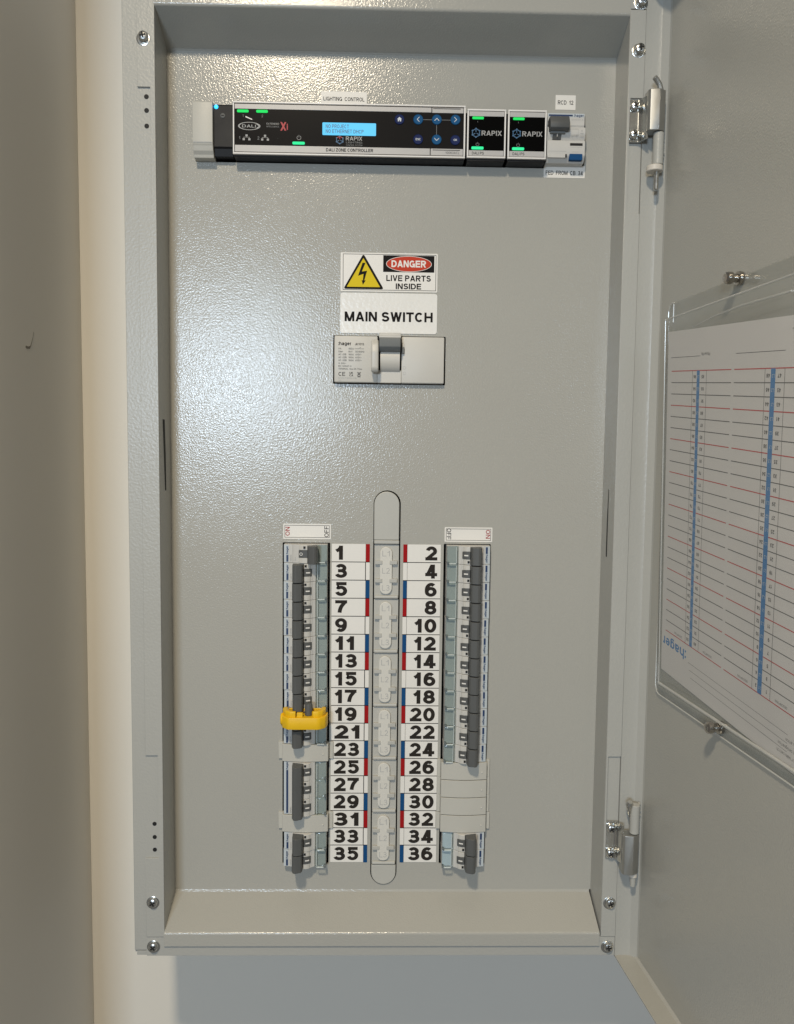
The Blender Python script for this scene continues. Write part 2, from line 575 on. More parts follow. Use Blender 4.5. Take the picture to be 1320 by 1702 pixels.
# ------------------------------------------------------------------ the setting
WALL_Y = 105
w = part('back_wall', MB().box(-390, 1500, WALL_Y, WALL_Y + 60, -1300, 1500), 'wall')
structure(w)
w = part('side_wall_left', MB().box(-390, -290, -120, WALL_Y - 0.5, -1300, 1500), 'wall')
structure(w)
sc = MB()
sc.prism([(-32.5, 181.6), (-30, 180.8), (-24, 181.4), (-21.0, 184.5), (-17.6, 191), (-14.2, 198.5), (-16.2, 194), (-19.2, 189), (-22.4, 184.4), (-27, 183.2), (-32, 183.4)], 'X', -290, -289.8)
part('scuff', sc, 'scuff_mark', w)

# ------------------------------------------------------------------ switchboard cabinet
cab = thing('switchboard_cabinet', 'open grey metal switchboard cabinet mounted on the cream wall', 'cabinet', (44, 105, -396))
OX, OY, OZ = 44, 105, -396


def cpart(name, mb, m, parent=None, label=None):
    """part of the cabinet given in world millimetres"""
    for v in mb.bm.verts:
        v.co -= Vector((OX, OY, OZ))
    return part(name, mb, m, parent or cab, label)


XL, XR, ZT, ZB = -167.3, 254.0, 460.7, -352.5       # front panel
OT, OB = 479.0, -371.0                               # opening at the front
# body: four sides and a back
b = MB()
b.box(-196.5, -195, -37, 104, -394, 504)
b.box(266.4, 267.9, -37, 104, -394, 504)
b.box(-195, 266.4, -37, 104, 502.5, 504)
b.box(-195, 266.4, -36.9, 104, -394, -392.5)
b.box(-195, 266.4, 102.5, 104.2, -392.5, 502.5)
cpart('cabinet_body', b, 'coat_soft')
# lip round the front
b = MB()
b.box(-196.5, -169.5, -39.2, -37.2, -391.5, 504, 0.7)
cpart('frame_lip', b, 'coat_soft')
b = MB()
b.box(256.5, 268.2, -39.2, -37.2, -391.5, 504, 0.7)
cpart('frame_lip', b, 'coat_soft')
cpart('frame_lip', MB().box(-169.2, 256.2, -39.2, -37.2, 480.5, 504, 0.4), 'coat_soft')
cpart('frame_lip', MB().box(-194.5, 268.0, -38.6, -36.9, -396.6, -392.2, 0.4), 'coat_soft')
# inner frame: folded plates lying on the lip
lp = [(-183, 501), (-183, 410), (-171.6, 410), (-171.6, 308.5), (-183, 308.5), (-183.6, -198), (-172, -198), (-172, -298.5), (-184.6, -298.5), (-184.6, -377), (-167.3, -377), (-167.3, 501)]
cpart('frame_plate', MB().prism(lp, 'Y', -41.0, -39.3, 0.35, 2), 'coat_soft')
rp = [(254.0, 484.8), (268.2, 484.8), (268.2, 409), (256.6, 409), (256.6, 308), (268.2, 308), (268.2, -197.5), (256, -197.5), (256, -298), (268.2, -298), (268.2, -377), (254.0, -377)]
cpart('frame_plate', MB().prism(rp, 'Y', -41.0, -39.3, 0.35, 2), 'coat_soft')
# side reveals
cpart('side_reveal', MB().box(-169, -167.3, -39.3, 0, -378, 480), 'coat_soft')
cpart('side_reveal', MB().box(254.0, 255.7, -39.3, 0, -378, 480), 'coat_soft')
cpart('side_slot', MB().prism([(-27.5, 118), (-22.0, 118), (-19.6, 85), (-19.0, 51.5), (-21.6, 51.5), (-24.4, 85)], 'X', -167.4, -166.9), 'dark')
cpart('side_slot', MB().prism([(-21.0, 57), (-20.0, 57), (-18.0, 25), (-18.0, -8), (-21.0, -8), (-21.0, 25)], 'X', 253.8, 254.1), 'dark')


def arc(cy, cz, r, a0, a1, n=5):
    return [(cy + r * math.cos(math.radians(a0 + (a1 - a0) * i / n)), cz + r * math.sin(math.radians(a0 + (a1 - a0) * i / n))) for i in range(n + 1)]


# top and bottom sloped reveals as folded sheet, extruded along X
top = [(-41.4, 501), (-41.4, 482.2)] + arc(-38.4, 482.0, 3.0, 180, 248, 5) + [(-1.2, 462.2), (0.4, 460.2), (1.5, 462.5), (-37.5, 481.6), (-39.5, 483.5), (-39.5, 501)]
cpart('top_reveal', MB().prism(top, 'X', XL - 0.1, XR + 0.1), 'coat')
bot = [(-42.4, -385.6), (-42.4, -374.4)] + arc(-39.6, -374.2, 2.8, 180, 113, 5) + [(-1.0, -354.6), (0.4, -351.8), (1.6, -354.4), (-38.8, -373.8), (-40.4, -375.6), (-40.4, -385.6)]
cpart('bottom_reveal', MB().prism(bot, 'X', XL - 0.4, 252.6), 'coat')
cpart('bottom_rail', MB().box(-184.6, 268.2, -40.3, -38.7, -396.4, -377.5, 0.3), 'coat_soft')
cpart('corner_plate', MB().box(253.6, 268.2, -41.0, -39.3, 485.6, 503, 0.35), 'coat_soft')
# front panel with its cut-outs
CUTS = [
    rrect(-141.4, 226.2, 360.6, 409.9, 1.0, 2),
    rrect(-11.0, 97.3, 155.0, 201.3, 0.8, 2),
    rrect(-59.4, -12.9, -325.4, 0.8, 0.8, 2),
    rrect(98.6, 144.9, -325.4, 0.8, 0.8, 2),
    [(42.6 + 13.3 * math.cos(math.radians(a)), 39.4 + 13.3 * math.sin(math.radians(a))) for a in range(0, 181, 9)]
    + [(42.6 + 13.3 * math.cos(math.radians(a)), -334.2 + 13.3 * math.sin(math.radians(a))) for a in range(180, 361, 9)],
]
pb = MB()
loops = [[(XL, ZB), (XR, ZB), (XR, ZT), (XL, ZT)]] + CUTS
edges = []
for lp_ in loops:
    vs = [pb.bm.verts.new((x, 0, z)) for x, z in lp_]
    edges += [pb.bm.edges.new((vs[i], vs[(i + 1) % len(vs)])) for i in range(len(vs))]
bmesh.ops.triangle_fill(pb.bm, use_beauty=True, use_dissolve=False, edges=edges, normal=(0, -1, 0))
for f in pb.bm.faces:
    f.normal_update()
    if f.normal.y > 0:
        f.normal_flip()
ext = bmesh.ops.extrude_edge_only(pb.bm, edges=[e for e in edges if e.is_valid])
for v in [g for g in ext['geom'] if isinstance(g, bmesh.types.BMVert)]:
    v.co.y = 1.6
cpart('front_panel', pb, 'coat')
cpart('panel_dark_backing', MB().box(XL + 2, XR - 2, 30, 32, ZB + 2, ZT - 2), 'dark')  # added black sheet standing in for the unlit inside behind the cut-outs


def screw(parent, x, y, z, r=4.6, wash=6.2, rot=20, m='zinc', conv=True, dz=-1.2):
    f = cpart if conv else part
    s = f('screw', MB().lathe([(r * 0.92, 0), (r, -1.2), (r * 0.96, -2.6), (r * 0.80, -3.7), (r * 0.5, -4.3), (0.02, -4.5)], (x, y, z), 'Y', 24), m, parent)
    if wash:
        wsh = MB().lathe([(wash * .96, 0.9), (wash, 0.5), (wash, 0.2), (wash * 0.93, 0.0), (r * .9, -0.1)], (x - 0.4, y, z + dz), 'Y', 28)
        (f('washer', wsh, m, s))
    c = MB()
    for a in (rot, rot + 90):
        d = Vector((math.cos(math.radians(a)), 0, math.sin(math.radians(a))))
        n = Vector((-d.z, 0, d.x))
        pts = []
        for sa, sb in ((-1, -1), (1, -1), (1, 1), (-1, 1)):
            q = Vector((x, 0, z)) + d * (sa * r * 0.58) + n * (sb * r * 0.15)
            pts.append((q.x, q.z))
        c.prism(pts, 'Y', y - 4.62 - (0.01 if a == rot else 0), y - 3.0)
    f('cross_recess', c, 'dark', s)
    return s


for x, z, r in ((-176.6, 452.0, 15), (-177.5, -341.5, 30), (-177.6, -385.6, 40), (263.0, 451.0, 10), (262.0, -342, 25), (261.2, -386.2, 5), (263.4, 492.0, 30)):
    screw(cab, x, -41.2, z, rot=r)
for z in (402.2, 390.4, 377.0):
    cpart('hole', MB().lathe([(2.1, 0.2), (2.1, -0.12)], (-175.4, -39.3, z), 'Y', 16), 'dark')
for z in (-265.4, -278.4, -290.9):
    cpart('hole', MB().lathe([(2.0, 0.2), (2.0, -0.12)], (-176.0, -39.3, z), 'Y', 16), 'dark')

# ---- door, swung open about 95 degrees
DOOR_T = 5.5
DP = Vector((289.0, -43.0, 0.0))
dz0, dz1, DW = -398.0, 505.0, 476.0
hp = [(-5.0, -20), (-5.0, -8.5), (-3.8, -5.4), (1.6, -0.4), (4.0, 0.0), (4.0, 1.4), (0.4, 1.4), (-5.2, -4.4), (-6.4, -8.0), (-6.4, -20)]
dmb = MB()
dmb.box(4.0, DW, 0.0, 1.4, dz0, dz1)
door = part('door', dmb, 'coat', cab)
door.location = (DP - Vector((OX, OY, OZ))) * MM
door.rotation_euler = (0, 0, -math.radians(90 - DOOR_T))
part('door_edge', MB().prism(hp, 'Z', dz0, dz1), 'coat_soft', door)
part('door_edge', MB().prism([(-20, dz0 - 0.2), (-20, dz0 + 1.2), (-2.5, dz0 + 1.2), (0, dz0 + 3.2), (0.02, dz0 - 0.2)], 'X', -6.3, DW), 'coat', door)
part('door_edge', MB().box(-6.3, DW, -20, 0.0, dz1 - 1.4, dz1), 'coat', door)
part('door_edge', MB().box(DW, DW + 1.4, -20, 1.4, dz0, dz1), 'coat', door)
# clear document pocket screwed to the door
pk = MB()
pk.prism(rrect(20.8, 280, -127, 223.5, 9), 'Y', -0.75, -0.35)
pocket = part('document_pocket', pk, 'acrylic', door)
pf = MB()
FT, FB = ((55.0, -19.6, 203.7), (271.0, -19.6, 203.7)), ((37.0, -5.2, -113.5), (273.0, -5.2, -113.5))
BT, BB = ((22.5, -0.9, 205.0), (278.0, -0.9, 205.0)), ((22.5, -0.9, -119.0), (278.0, -0.9, -119.0))
for quad in ((FT[0], FT[1], FB[1], FB[0]), (FT[0], FB[0], BB[0], BT[0]), (FB[0], FB[1], BB[1], BB[0]), (FT[1], FB[1], BB[1], BT[1])):
    pf.bm.faces.new([pf.bm.verts.new(q) for q in quad])
part('pocket_front', pf, 'acrylic', door)
pe = MB()
pe.tube([FT[0], FT[1]], 0.8, 8)
pe.tube([FT[0], FB[0]], 0.55, 8)
pe.tube([FB[0], FB[1]], 1.2, 8)
pe.tube([(22.5, -1.3, 205), (22.3, -1.3, -119), (24.5, -1.3, -124)], 0.55, 8)
pe.tube([(24.5, -1.4, -124.5), (30, -1.4, -126.4), (272, -1.4, -126.4)], 0.7, 8)
pe.tube([(21.3, -1.4, 212), (21.6, -1.4, 217), (24, -1.4, 221.6), (29.6, -1.4, 223.3)], 0.6, 8)
pe.tube([(31, -1.4, 206), (31, -1.4, 222)], 0.5, 8)
pe.tube([(95, -15, 192), (130, -16.5, 194.6), (170, -18, 195.4), (230, -18.5, 194)], [0.3, 0.8, 1.0, 0.9], 8)  # milky tube added for the curved sheen above the card
part('pocket_rim_and_sheen', pe, 'acrylice', door)
for u, z in ((138, 221.5), (138, -119.0)):
    part('pocket_screw', MB().lathe([(5.0, -0.8), (5.2, -2.4), (5.0, -4.0), (3.2, -4.2), (3.0, -8.0), (4.3, -8.2), (4.6, -9.2), (4.4, -12.4), (3.2, -13.6), (0.02, -14)], (u, 0, z), 'Y', 20), 'nickel', door)
door_mw = Matrix.Translation(DP * MM) @ Matrix.Rotation(-math.radians(90 - DOOR_T), 4, 'Z')


def hinge(zc, up):
    """zinc bracket hinge; up = 1 bracket block above its barrel, -1 below"""
    zlo, zhi = zc - 18.5, zc + 18.5
    h = MB()
    h.prism([(255.8, -41.0), (255.8, -42.6), (263.6, -42.6), (265.2, -44.2), (265.8, -47.0), (268.4, -52.0), (270, -52.0), (267.6, -46.4), (267.0, -43.4), (264.8, -41.0)], 'Z', zlo, zhi, 0.25, 1)
    hg = cpart('hinge', h, 'zinc', cab)
    for s in (-12.2, 12.2):
        f = screw(None, 260.0, -42.8, zc + s, r=4.2, wash=0, rot=33)
        f.parent = hg
        f.name = 'hinge_screw'
    bz0, bz1 = (zc - 13, zc + 22) if up > 0 else (zc - 27, zc + 11)
    k = MB()
    k.prism([(268.0, -44.5), (268.0, -55), (269.6, -57.2), (277.4, -58.4), (283.6, -54.4), (284.0, -44.5)], 'Z', bz0, bz1, 0.5, 2)
    cpart('hinge_block', k, 'zincblk', hg)
    if up > 0:
        cpart('hinge_barrel', MB().lathe([(4.4, 0), (4.7, 0.6), (4.7, 27), (4.4, 27.6)], (279.4, -51.5, bz0 - 28.2), 'Z', 24), 'coat_soft', hg)
        cpart('hinge_washer', MB().lathe([(6.8, 0), (7.2, 0.6), (7.2, 4.2), (6.8, 4.8)], (276.8, -51.5, bz0 - 34.0), 'Z', 28), 'nylon', hg)
        cpart('hinge_pin', MB().lathe([(1.6, -16), (2.1, -15.2), (2.1, 1)], (278.6, -51.5, bz0 - 34), 'Z', 16), 'zinc', hg)
        cpart('pin_hook', MB().tube([(280, -51, bz1 - 2), (280, -51, bz1 + 2), (278.6, -51.5, bz1 + 6), (275.6, -52.5, bz1 + 9.4), (273.4, -53.5, bz1 + 11.2)], [2.4, 2.4, 2.4, 2.4, 2.3], 14), 'zincblk', hg)
        w0, w1 = bz0 - 30, bz0 - 4
    else:
        cpart('hinge_barrel', MB().lathe([(4.2, 0), (4.5, 0.6), (4.5, 27), (4.2, 27.6)], (279.6, -51.5, bz1 + 0.6), 'Z', 24), 'coat_soft', hg)
        cpart('hinge_washer', MB().lathe([(3.4, 0), (3.7, 0.5), (3.7, 4.4)], (280.0, -51.5, bz0 - 4.6), 'Z', 24), 'nylon', hg)
        cpart('hinge_pin', MB().lathe([(1.9, -10), (2.4, -9.2), (2.8, 0.5)], (280.0, -51.5, bz0 - 4.4), 'Z', 16), 'coat_soft', hg)
        cpart('pin_hook', MB().tube([(276.2, -50, bz1 + 16), (275.2, -51, bz1 + 22), (274.0, -52.5, bz1 + 29.0), (274.2, -53.5, bz1 + 31.5)], [2.2, 2.6, 3.6, 2.4], 14), 'zinc', hg)
        w0, w1 = bz1 + 2, bz1 + 27
    wd = MB()
    z = w0
    while z < w1:
        r = random.uniform(1.3, 2.2)
        wd.lathe([(0.05, -r), (r * 0.7, -r * 0.7), (r, 0), (r * 0.7, r * 0.7), (0.05, r)], (285.2 + random.uniform(-.5, .5), -45.5, z), 'Z', 8)
        z += r * 1.15
    cpart('weld_bead', wd, 'coat', hg)


hinge(388.5, 1)
hinge(-279.0, -1)

# ------------------------------------------------------------------ directory card in the pocket
card = thing('circuit_card', 'printed circuit directory card upside down in the clear door pocket', 'card')
card.matrix_world = door_mw @ Matrix.Translation(Vector((56.6, -17.2, 193.6)) * MM) @ Matrix.Rotation(math.radians(4.77), 4, 'Y') @ Matrix.Rotation(math.radians(3.13), 4, 'X')
# local: x right from the left edge, z down from the top edge (0 .. -297), viewer on -y
part('sheet', MB().box(0, 210, 0, 0.25, -297, 0), 'paper', card)
PY = -0.06
rl, gl_, bl, nb = MB(), MB(), MB(), MB()
PITCH = 9.41
Z0 = -32.6
for bx0, bx1, cx_, cw in ((7.4, 102.6, 53.5, 4.6), (106.5, 202, 155.1, 5.2)):
    for i in range(25):
        z = Z0 - i * PITCH
        if i % 3 == 0:
            rl.rect(bx0, bx1, z - 0.38, z + 0.38, PY)
        else:
            gl_.rect(bx0, bx1, z - 0.32, z + 0.32, PY)
    bl.rect(cx_ - cw / 2, cx_ + cw / 2, Z0 - 24 * PITCH, Z0, PY - 0.01)
    for dx in (-9.5, 13.0):
        gl_.rect(cx_ + dx - 0.22, cx_ + dx + 0.22, Z0 - 24 * PITCH, Z0, PY - 0.02)
    for i in range(24):
        z = Z0 - (i + 0.5) * PITCH
        n0 = 94 - 2 * i if bx0 < 50 else 46 - 2 * i
        add_text(nb, str(n0 + 2), 2.7, cx_ - 3.6, z + 1.3, PY - 0.03, 'L', 0.03, 180)
        add_text(nb, str(n0 + 1), 2.7, cx_ + 9.4, z + 1.3, PY - 0.03, 'L', 0.03, 180)
gl_.rect(6, 56, -21.6, -21.2, PY); gl_.rect(108, 168, -21.6, -21.2, PY)
for i in range(3):
    gl_.rect(50 + 2 * i, 190, -273.4 - 6 * i, -273.1 - 6 * i, PY)
add_text(nb, 'Phone No.', 2.4, 71, -19.0, PY, 'L', 0.005, 180)
add_text(nb, 'Location Name', 2.4, 199, -19.0, PY, 'L', 0.005, 180)
for bx in (38, 88, 140, 188):
    add_text(nb, 'DESCRIPTION', 1.7, bx, Z0 - 23.6 * PITCH, PY, 'L', 0.0, 180)
for i, s in enumerate(('Installation', 'Board designation', 'Supply main switch')):
    add_text(nb, s, 2.4, 205, -276 - 5.5 * i, PY, 'L', 0.0, 180)
pm = MB()
for cx_ in (53.5, 155.1):
    for i in range(24):
        add_text(pm, 'L%d' % (3 - i % 3), 2.3, cx_ + 1.7, Z0 - (i + 0.5) * PITCH + 0.9, PY - 0.05, 'L', 0.0, 180)
part('printed_text', pm, 'palebl', card)
part('printed_text', nb, 'greyp', card)
part('ruled_lines', rl, 'paperred', card)
part('ruled_lines', gl_, 'greyp', card)
part('number_bar', bl, 'paperblue', card)
text(card, ':hager', 9.0, 46, -264.5, PY, 'paperblue', 'L', 0.02, 180, width=43)
text(card, 'CHART', 5, 196, -3.5, PY, 'palep', 'L', 0.02, 180)

# ------------------------------------------------------------------ stickers on the panel


def sticker(name, label, cat, x0, x1, z0, z1, r=0.4, m='white', th=0.35, group=None):
    t = thing(name, label, cat, ((x0 + x1) / 2, 0, (z0 + z1) / 2), group)
    cx_, cz_ = (x0 + x1) / 2, (z0 + z1) / 2
    part('backing', MB().prism(rrect(x0 - cx_, x1 - cx_, z0 - cz_, z1 - cz_, r), 'Y', -th, 0.0), m, t)
    return t, cx_, cz_


S_Y = -0.42
t, cx_, cz_ = sticker('label_sticker', 'white sticker reading LIGHTING CONTROL above the long controller', 'sticker', -23.6, 19.4, 415.5, 427.0)
t.rotation_euler = (0, math.radians(0.4), 0)
text(t, 'LIGHTING  CONTROL', 3.5, 0, -2.8, S_Y, 'black', 'C', 0.012, width=38.5)
t, cx_, cz_ = sticker('label_sticker', 'small white sticker reading RCD 12', 'sticker', 197.5, 216.6, 414.6, 427.9)
text(t, 'RCD  12', 3.8, 0, -2.0, S_Y, 'black', 'C', 0.012, width=14.6)
t, cx_, cz_ = sticker('label_sticker', 'white sticker reading FED FROM CB 34', 'sticker', 187.9, 227.2, 352.0, 363.4)
text(t, 'FED  FROM  CB  34', 3.8, 0, -3.0, S_Y, 'black', 'C', 0.012, width=35.5)
# the two peaked corners cut by hand at its top edge
t, cx_, cz_ = sticker('main_switch_sign', 'white wavy sign reading MAIN SWITCH', 'sign', -4.3, 88.5, 203.6, 241.6, 2.4, 'white_wavy', 0.7)
text(t, 'MAIN SWITCH', 9.2, 0, 219.6 - 4.6 - cz_ - 0.3, -0.78, 'black', 'C', 0.034, width=84.5)

# danger sign
t, cx_, cz_ = sticker('danger_sign', 'danger sign with yellow lightning triangle above main switch sign', 'sign', -4.3, 88.4, 242.9, 279.3, 1.0, 'white', 0.5)
fm = MB().rframe(-2.1 - cx_, 87.0 - cx_, 244.3 - cz_, 278.1 - cz_, 0.45, -0.56)
part('border', fm, 'black', t)


def rtri(cx, cz, pts, r, n=5):
    """rounded triangle"""
    out = []
    for i, p in enumerate(pts):
        p = Vector(p); a = Vector(pts[i - 1]); b_ = Vector(pts[(i + 1) % 3])
        da, db = (a - p).normalized(), (b_ - p).normalized()
        half = da.angle(db) / 2
        d = r / math.tan(half)
        p0, p1 = p + da * d, p + db * d
        for k in range(n + 1):
            u = k / n
            q = (1 - u) ** 2 * p0 + 2 * u * (1 - u) * p + u * u * p1
            out.append((q.x - cx, q.y - cz))
    return out


T3 = [(17.4, 278.4), (-1.6, 245.2), (37.2, 245.2)]
T3i = [(17.4, 274.2), (1.7, 247.2), (33.5, 247.2)]
part('triangle_border', MB().flat(rtri(cx_, cz_, T3, 1.5), -0.58), 'black', t)
part('triangle', MB().flat(rtri(cx_, cz_, T3i, 0.3), -0.64), 'yellow', t)
bolt = [(16.6, 269.8), (19.4, 269.8), (16.0, 261.6), (21.0, 262.4), (18.4, 253.2), (19.8, 253.5), (17.1, 249.2), (15.8, 253.6), (17.0, 253.2), (17.6, 259.4), (12.4, 257.6)]
part('lightning_bolt', MB().flat([(x - cx_, z - cz_) for x, z in bolt], -0.70), 'black', t)
part('black_field', MB().rect(36.3 - cx_, 85.2 - cx_, 261.6 - cz_, 277.2 - cz_, -0.58), 'black', t)
part('oval_rim', MB().flat(ellipse(60.9 - cx_, 269.3 - cz_, 21.8, 7.4), -0.64), 'white', t)
part('oval', MB().flat(ellipse(60.9 - cx_, 269.3 - cz_, 21.3, 6.95), -0.70), 'orange', t)
text(t, 'DANGER', 6.4, 60.7 - cx_, 266.2 - cz_, -0.76, 'white', 'C', 0.034, width=33)
text(t, 'LIVE PARTS', 5.6, 60.7 - cx_, 253.1 - cz_, -0.58, 'black', 'C', 0.028, width=42.6)
text(t, 'INSIDE', 5.4, 60.7 - cx_, 245.6 - cz_, -0.58, 'black', 'C', 0.028, width=24.4)

# ON / OFF strips over the two breaker columns
for side, (x0, x1, z0, z1) in (('left', (-58.8, -12.2, 4.2, 19.2)), ('right', (99.2, 146.2, 2.8, 17.2))):
    t, cx_, cz_ = sticker('switch_direction_sticker', 'ON OFF sticker above the %s column of breakers' % side, 'sticker', x0, x1, z0, z1, 0.5, group='on off stickers')
    hw, hh = (x1 - x0) / 2, (z1 - z0) / 2
    part('border', MB().rframe(-hw + 1.4, hw - 1.4, -hh + 1.4, hh - 1.4, 0.4, S_Y), 'black', t)
    if side == 'left':
        text(t, 'ON', 4.2, -hw + 6.4, 0, S_Y, 'red', 'C', 0.006, 90, width=8.6)
        text(t, 'OFF', 4.2, hw - 2.2, 0, S_Y, 'black', 'C', 0.006, 90, width=10.8)
    else:
        text(t, 'OFF', 4.2, -hw + 2.2, 0.6, S_Y, 'black', 'C', 0.006, -90, width=10.8)
        text(t, 'ON', 4.2, hw - 6.4, 0.6, S_Y, 'red', 'C', 0.006, -90, width=8.6)

# ------------------------------------------------------------------ number strips
PIT = 18.0
for side in (0, 1):
    if side == 0:
        x0, xd, xc, x1 = -11.2, 21.8, 22.1, 26.0
    else:
        x0, xd, xc, x1 = 95.8, 63.1, 62.8, 58.9
    t = thing('number_strip', 'strip of %s circuit numbers %s of the centre cover' % (('odd', 'left') if side == 0 else ('even', 'right')), 'label strip', (x0, 0, -162), 'circuit number strips')
    for r in range(18):
        n = 2 * r + 1 + side
        zt, zb_ = -PIT * r + 162, -PIT * (r + 1) + 162
        cell = part('number_cell', MB().box(0, xd - x0, -0.32, 0, zb_ + 0.22, zt - 0.22), 'white', t)
        part('row_line', MB().box(0, x1 - x0, -0.36, 0.0, zb_ - 0.36, zb_ + 0.36), 'black', cell) if r < 17 else None
        c = ('red', 'white', 'blue')[r % 3]
        part('phase_mark', MB().box(xc - x0, x1 - x0, -0.31, 0, zb_ + (0.22 if c == 'white' else -0.2), zt - 0.22), c, cell)
        if c == 'white':
            part('divider', MB().box(xd - x0 - 0.25, xc - x0 + 0.2, -0.35, 0, zb_ + .37, zt - .37), 'black', cell)
        s = str(n)
        wd_ = 11.8 if len(s) == 1 else 25.0
        if s == '1':
            wd_ = 7.6
        elif len(s) == 2 and s[0] == '1':
            wd_ = 22.0 if s != '11' else 19.0
        mb = add_text(MB(), s, 13.9, (3.4 if side == 0 else -3.4) + random.uniform(-.15, .15), (zt + zb_) / 2 - 6.9 + random.uniform(-.12, .12), -0.40, 'L' if side == 0 else 'R', 0.040, 0, width=wd_)
        part('number', mb, 'charcoal', cell)

# ------------------------------------------------------------------ centre busbar cover
bus = thing('busbar_cover', 'long grey rounded busbar cover between the two number strips', 'cover', (42.6, 0, -147))


def bpart(name, mb, m, parent=None):
    for v in mb.bm.verts:
        v.co -= Vector((42.6, 0, -147))
    return part(name, mb, m, parent or bus)


cb = 12.3
capt = [(42.2 - cb, 4.2)] + [(42.2 - cb * math.cos(math.radians(a)), 39.2 + (cb + .1) * math.sin(math.radians(a))) for a in range(0, 181, 10)] + [(42.2 + cb, 4.2)]
bpart('end_cap', MB().prism(capt, 'Y', -2.2, 4, 0.7, 2), 'busb')
bpart('end_ridge', MB().box(42.4 - 12.2, 42.4 + 12.2, -3.0, 3, 0.4, 4.0, 0.6), 'busb')
capb = [(42.6 - cb, -326.2)] + [(42.6 - cb * math.cos(math.radians(a)), -334.2 - (cb) * math.sin(math.radians(a))) for a in range(0, 181, 10)] + [(42.6 + cb, -326.2)]
bpart('end_cap', MB().prism(capb[::-1], 'Y', -1.8, 4, 0.7, 2), 'busb')
for k in range(6):
    zt = -54.3 * k - 0.4
    zb_ = zt - 53.4
    base = bpart('phase_base', MB().box(30.5, 54.6, -0.4, 4, zb_, zt, 0.3), 'busb')
    bpart('cover_ridge', MB().prism([(-0.4, zb_ - 0.3), (-2.6, zb_ + 0.1), (-2.9, zb_ + 1.6), (-2.4, zb_ + 3.0), (-0.4, zb_ + 3.4)], 'X', 31.2, 54.0, 0.3, 1), 'busb', base)
    st = [(42.0 + 6.0 * math.cos(math.radians(a)), zt - 2.2 - 6.0 + 6.0 * math.sin(math.radians(a))) for a in range(0, 181, 15)] + \
         [(42.0 + 6.0 * math.cos(math.radians(a)), zb_ + 4.4 + 6.0 + 6.0 * math.sin(math.radians(a))) for a in range(180, 361, 15)]
    s = bpart('phase_strip', MB().prism(st, 'Y', -3.2, 0, 0.5, 2), 'strip', base)
    for i in range(2):
        zz = zt - 17.4 - 18.0 * i
        for xa, xb in ((31.2, 38.4), (45.6, 53.0)):
            bpart('clip_tab', MB().box(xa, xb, -4.0, 0, zz - 1.9, zz + 1.9, 0.4), 'busb', base)
    for i in range(3):
        mb = add_text(MB(), 'L%d' % (i + 1), 5.6, 42.0, zt - 11.4 - 17.0 * i, -3.26, 'C', -0.008, width=7.4)
        bpart('phase_lettering', mb, 'palep', base)

# ------------------------------------------------------------------ circuit breakers
_mesh = {}


def cached(key, fn):
    if key not in _mesh:
        _mesh[key] = fn()
    return _mesh[key]


def mx(side, x):            # local x: left column as drawn, right column mirrored
    return x if side == 0 else -x


def bprof(side, pts):
    p = [(mx(side, x), y) for x, y in pts]
    return p if side == 0 else p[::-1]


# local origin: column centre (X -35.5 left, 121.8 right), row centre; x measured as for the left column
BODY = [(-21.6, 8), (-21.6, -7.2), (-20.8, -8.2), (-13.0, -9.6), (-12.2, -10.8), (-2.2, -13.0), (5.4, -12.2), (7.0, -10.6), (9.6, -9.6), (10.0, -7.0), (20.6, -6.4), (20.8, 8)]
TOG_ON = [(-1.6, -9), (-2.0, -20.5), (-3.0, -22.6), (-8.4, -24.6), (-10.8, -23.6), (-12.2, -19.5), (-12.4, -9)]
TOG_OFF = [(2.2, -9), (2.4, -19.5), (4.0, -22.6), (9.0, -24.4), (11.2, -23.0), (12.2, -18.5), (10.6, -9)]
BNAMES = {}


